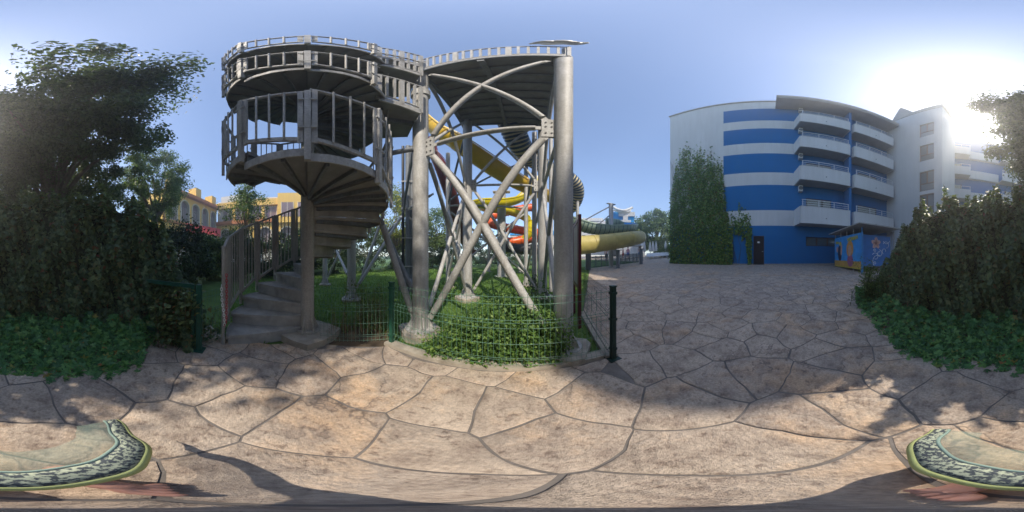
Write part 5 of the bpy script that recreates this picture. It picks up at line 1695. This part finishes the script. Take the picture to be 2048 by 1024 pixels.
def lounger(label, px, D, rot, group):
    g = G(px, D)
    th = thing('sun_lounger', label, 'sun lounger', g + Vector((0, 0, .02)), group)
    M_ = Matrix.Rotation(rot, 3, 'Z')
    def tb(mb_, *a): return mb_
    def W(x, y, z): return g + M_ @ Vector((x, y, z + .02))
    mb = MB(); mb.obox(W(-.9, 0, .32), W(.4, 0, .32), .62, .05); mb.build('seat', 'lounger_white', th)
    mb = MB(); mb.obox(W(.4, 0, .33), W(.95, 0, .78), .62, .05); mb.build('backrest', 'lounger_white', th)
    for x, y in ((-.8, -.26), (-.8, .26), (.4, -.26), (.4, .26)):
        mb = MB(); mb.obox(W(x, y, 0), W(x, y, .3), .05, .05); mb.build('leg', 'lounger_white', th)
for k, (px, D) in enumerate(((1296, 22.5), (1303, 22.8), (1310, 23), (1318, 23.5), (1325, 23.8), (1333, 24), (1341, 24.2))):
    lounger('white sun lounger in the row on the pool deck near the closed parasols', px, D, R(35 + 6 * k), 'sun loungers on the pool deck')

# ================================================================== PERSON HOLDING THE LENS (hem and bare feet)
per = thing('person', 'person in a pale green dress with spotted hem standing barefoot on the paving', 'person', (-.02, -.25, .03))
def body():
    me = bpy.data.meshes.new('legs')
    vs, es, rad = [], [], []
    def v(p, r):
        vs.append(p); rad.append(r); return len(vs) - 1
    zg = .03
    for sx, hx_, hy, tx, ty in ((-1, -.105, -.27, -.155, -.05), (1, .055, -.27, .075, -.065)):
        heel = v((hx_, hy - .03, zg + .035), .034)
        ank = v((hx_, hy + .005, zg + .085), .036)
        sh = v((hx_, hy - .0, zg + .12), .037); kn = v((hx_, hy - .0, zg + .15), .039); th_ = v((hx_, hy - .0, zg + .18), .040)
        es += [(heel, ank), (ank, sh), (sh, kn), (kn, th_)]
        dx, dy = tx - hx_, ty - hy
        mid = v((hx_ + dx * .45, hy + dy * .45, zg + .045), .034)
        es.append((ank, mid))
        L = math.hypot(dx, dy); ux, uy = dx / L, dy / L; nx_, ny_ = -uy, ux
        for k in range(5):
            o = (k - 2) * .0165 * 1.0
            inner = (k if sx < 0 else 4 - k)      # 4 = big toe side
            back = .055 - .0115 * inner if True else 0
            bx, by = hx_ + dx * .72 + nx_ * o * -1, hy + dy * .72 + ny_ * o * -1
            b_ = v((bx, by, zg + .026), .0135)
            ex_, ey_ = tx + nx_ * o * -1.15 - ux * back, ty + ny_ * o * -1.15 - uy * back
            e_ = v((ex_, ey_, zg + .014), .0095 if inner < 4 else .0135)
            es += [(mid, b_), (b_, e_)]
    me.from_pydata(vs, es, [])
    o = bpy.data.objects.new('legs', me)
    col.objects.link(o)
    md = o.modifiers.new('skin', 'SKIN'); md.use_smooth_shade = True
    for d, r in zip(me.skin_vertices[0].data, rad): d.radius = (r, r)
    for i in (4, ): me.skin_vertices[0].data[i].use_root = True
    n_half = len(vs) // 2
    me.skin_vertices[0].data[n_half + 4].use_root = True
    o.modifiers.new('sub', 'SUBSURF').levels = 2
    o.modifiers['sub'].render_levels = 2
    dg = bpy.context.evaluated_depsgraph_get()
    m2 = bpy.data.meshes.new_from_object(o.evaluated_get(dg))
    bpy.data.objects.remove(o)
    link('legs', m2, 'skin', per, True)
body()
def skirt_ring(profile, name, mat, parent, n=64, thick=.004, arc=88):
    vs, fs = [], []
    cx_, cy_ = -.055, -.50
    for rx, ry, z in profile:
        for k in range(n + 1):
            a = R(-arc + 2 * arc * k / n)
            wv = 1 + .02 * math.sin(7 * a + .6) + .012 * math.sin(12 * a)
            vs.append((cx_ + rx * wv * math.sin(a), cy_ + ry * wv * math.cos(a), z - .05 + .006 * math.sin(7 * a)))
    for i in range(len(profile) - 1):
        for k in range(n):
            fs.append((i * (n + 1) + k, i * (n + 1) + k + 1, (i + 1) * (n + 1) + k + 1, (i + 1) * (n + 1) + k))
    mb = MB(); mb.add(vs, fs)
    o = mb.build(name, mat, parent, True)
    md = o.modifiers.new('thickness', 'SOLIDIFY'); md.thickness = thick
    return o
dress = skirt_ring([(.36, .335, .33), (.345, .312, .345), (.328, .287, .357), (.308, .258, .366)], 'dress', 'leopard', per)
skirt_ring([(.376, .354, .30), (.369, .346, .316), (.361, .336, .329)], 'hem_trim', 'trim_lime', dress)
skirt_ring([(.308, .257, .367), (.302, .251, .37), (.297, .246, .372)], 'piping', 'piping', dress)
skirt_ring([(.296, .245, .373), (.25, .195, .385), (.19, .13, .392)], 'sheer_skirt', 'gauze', dress, arc=86)

# ================================================================== BATHERS BY THE POOL
paint('swim_red', (0.5, 0.05, 0.05), .7); paint('swim_blue', (0.05, 0.12, 0.4), .7); paint('swim_black', (0.02, 0.02, 0.025), .7); paint('shirt_pink', (0.6, 0.28, 0.3), .8); paint('hair', (0.03, 0.02, 0.015), .6)
def bather(label, px, D, mat, yaw, top=False):
    g = G(px, D)
    th = thing('person', label, 'person', g + Vector((0, 0, .02)))
    vs = [(0, 0, .92), (0, 0, 1.15), (0, 0, 1.38), (0, .0, 1.50), (0, .02, 1.60), (0, .02, 1.68)]
    rd = [.13, .11, .13, .05, .085, .07]
    es = [(0, 1), (1, 2), (2, 3), (3, 4), (4, 5)]
    for sx in (-1, 1):
        k = len(vs)
        vs += [(sx * .09, 0, .84), (sx * .10, .03, .47), (sx * .11, 0, .09), (sx * .12, .13, .035)]
        rd += [.085, .058, .035, .032]
        es += [(0, k), (k, k + 1), (k + 1, k + 2), (k + 2, k + 3)]
        k = len(vs)
        vs += [(sx * .19, 0, 1.38), (sx * .26, -.03, 1.10), (sx * .24, .10, .86)]
        rd += [.055, .038, .03]
        es += [(2, k), (k, k + 1), (k + 1, k + 2)]
    me = bpy.data.meshes.new('body'); me.from_pydata(vs, es, [])
    o = bpy.data.objects.new('body', me); col.objects.link(o)
    o.modifiers.new('skin', 'SKIN').use_smooth_shade = True
    for d, r in zip(me.skin_vertices[0].data, rd): d.radius = (r, r)
    me.skin_vertices[0].data[0].use_root = True
    o.modifiers.new('sub', 'SUBSURF').levels = 1
    M_ = Matrix.Translation(g + Vector((0, 0, .02))) @ Matrix.Rotation(yaw, 4, 'Z')
    m2 = bpy.data.meshes.new_from_object(o.evaluated_get(bpy.context.evaluated_depsgraph_get()))
    bpy.data.objects.remove(o)
    m2.transform(M_); link('body', m2, 'skin', th, True)
    def ringpart(name, prof, mat_):
        vs, fs = [], []
        for rx, ry, z, cy in prof:
            for k in range(14):
                a = 2 * math.pi * k / 14; vs.append(M_ @ Vector((rx * math.cos(a), cy + ry * math.sin(a), z)))
        for i in range(len(prof) - 1):
            for k in range(14): fs.append((i * 14 + k, i * 14 + (k + 1) % 14, (i + 1) * 14 + (k + 1) % 14, (i + 1) * 14 + k))
        fs += [tuple(range(14))[::-1], tuple((len(prof) - 1) * 14 + k for k in range(14))]
        mb = MB(); mb.add(vs, fs); mb.build(name, mat_, th, True)
    ringpart('shorts', [(.20, .12, .62, .01), (.20, .13, .80, 0), (.165, .135, 1.0, 0)], mat)
    if top: ringpart('shirt', [(.165, .135, 1.005, 0), (.15, .125, 1.15, 0), (.19, .14, 1.38, 0), (.08, .07, 1.50, 0)], 'shirt_pink')
    ringpart('hair', [(.075, .08, 1.62, 0), (.09, .10, 1.68, .0), (.085, .095, 1.75, .005), (.04, .05, 1.79, .01)], 'hair')
bather('person in red swim shorts standing by the pool under the olive tube', 1246, 21.5, 'swim_red', 1.0)
bather('person in pink shirt and blue shorts beside the open white parasol', 1256, 22.5, 'swim_blue', 2.6, True)
bather('person in black swimwear standing behind the path fence', 1213, 20.5, 'swim_black', -.6)
bather('person in blue swim shorts at the edge of the pool deck', 1279, 23.5, 'swim_blue', 2.0)

# ================================================================== HAZY VOLUME ADDED TO IMITATE THE LENS FLARE VEIL
mb = MB(); mb.box(-60, 75, -45, 75, -1.2, 24)
hz_ = mb.build('flare_veil', 'joint')
hz_.data.materials.clear()
hm = bpy.data.materials.new('flare_veil_volume'); hm.use_nodes = True
hm.node_tree.nodes.clear()
ho = hm.node_tree.nodes.new('ShaderNodeOutputMaterial')
hv = hm.node_tree.nodes.new('ShaderNodeVolumePrincipled')
hv.inputs['Color'].default_value = (0.92, 0.95, 1.0, 1)
hv.inputs['Density'].default_value = 0.010
hv.inputs['Anisotropy'].default_value = 0.68
hm.node_tree.links.new(hv.outputs[0], ho.inputs['Volume'])
hz_.data.materials.append(hm)
hz_['kind'] = 'stuff'
tag(hz_, 'pale hazy volume added to imitate the lens flare veil', 'flare_veil')
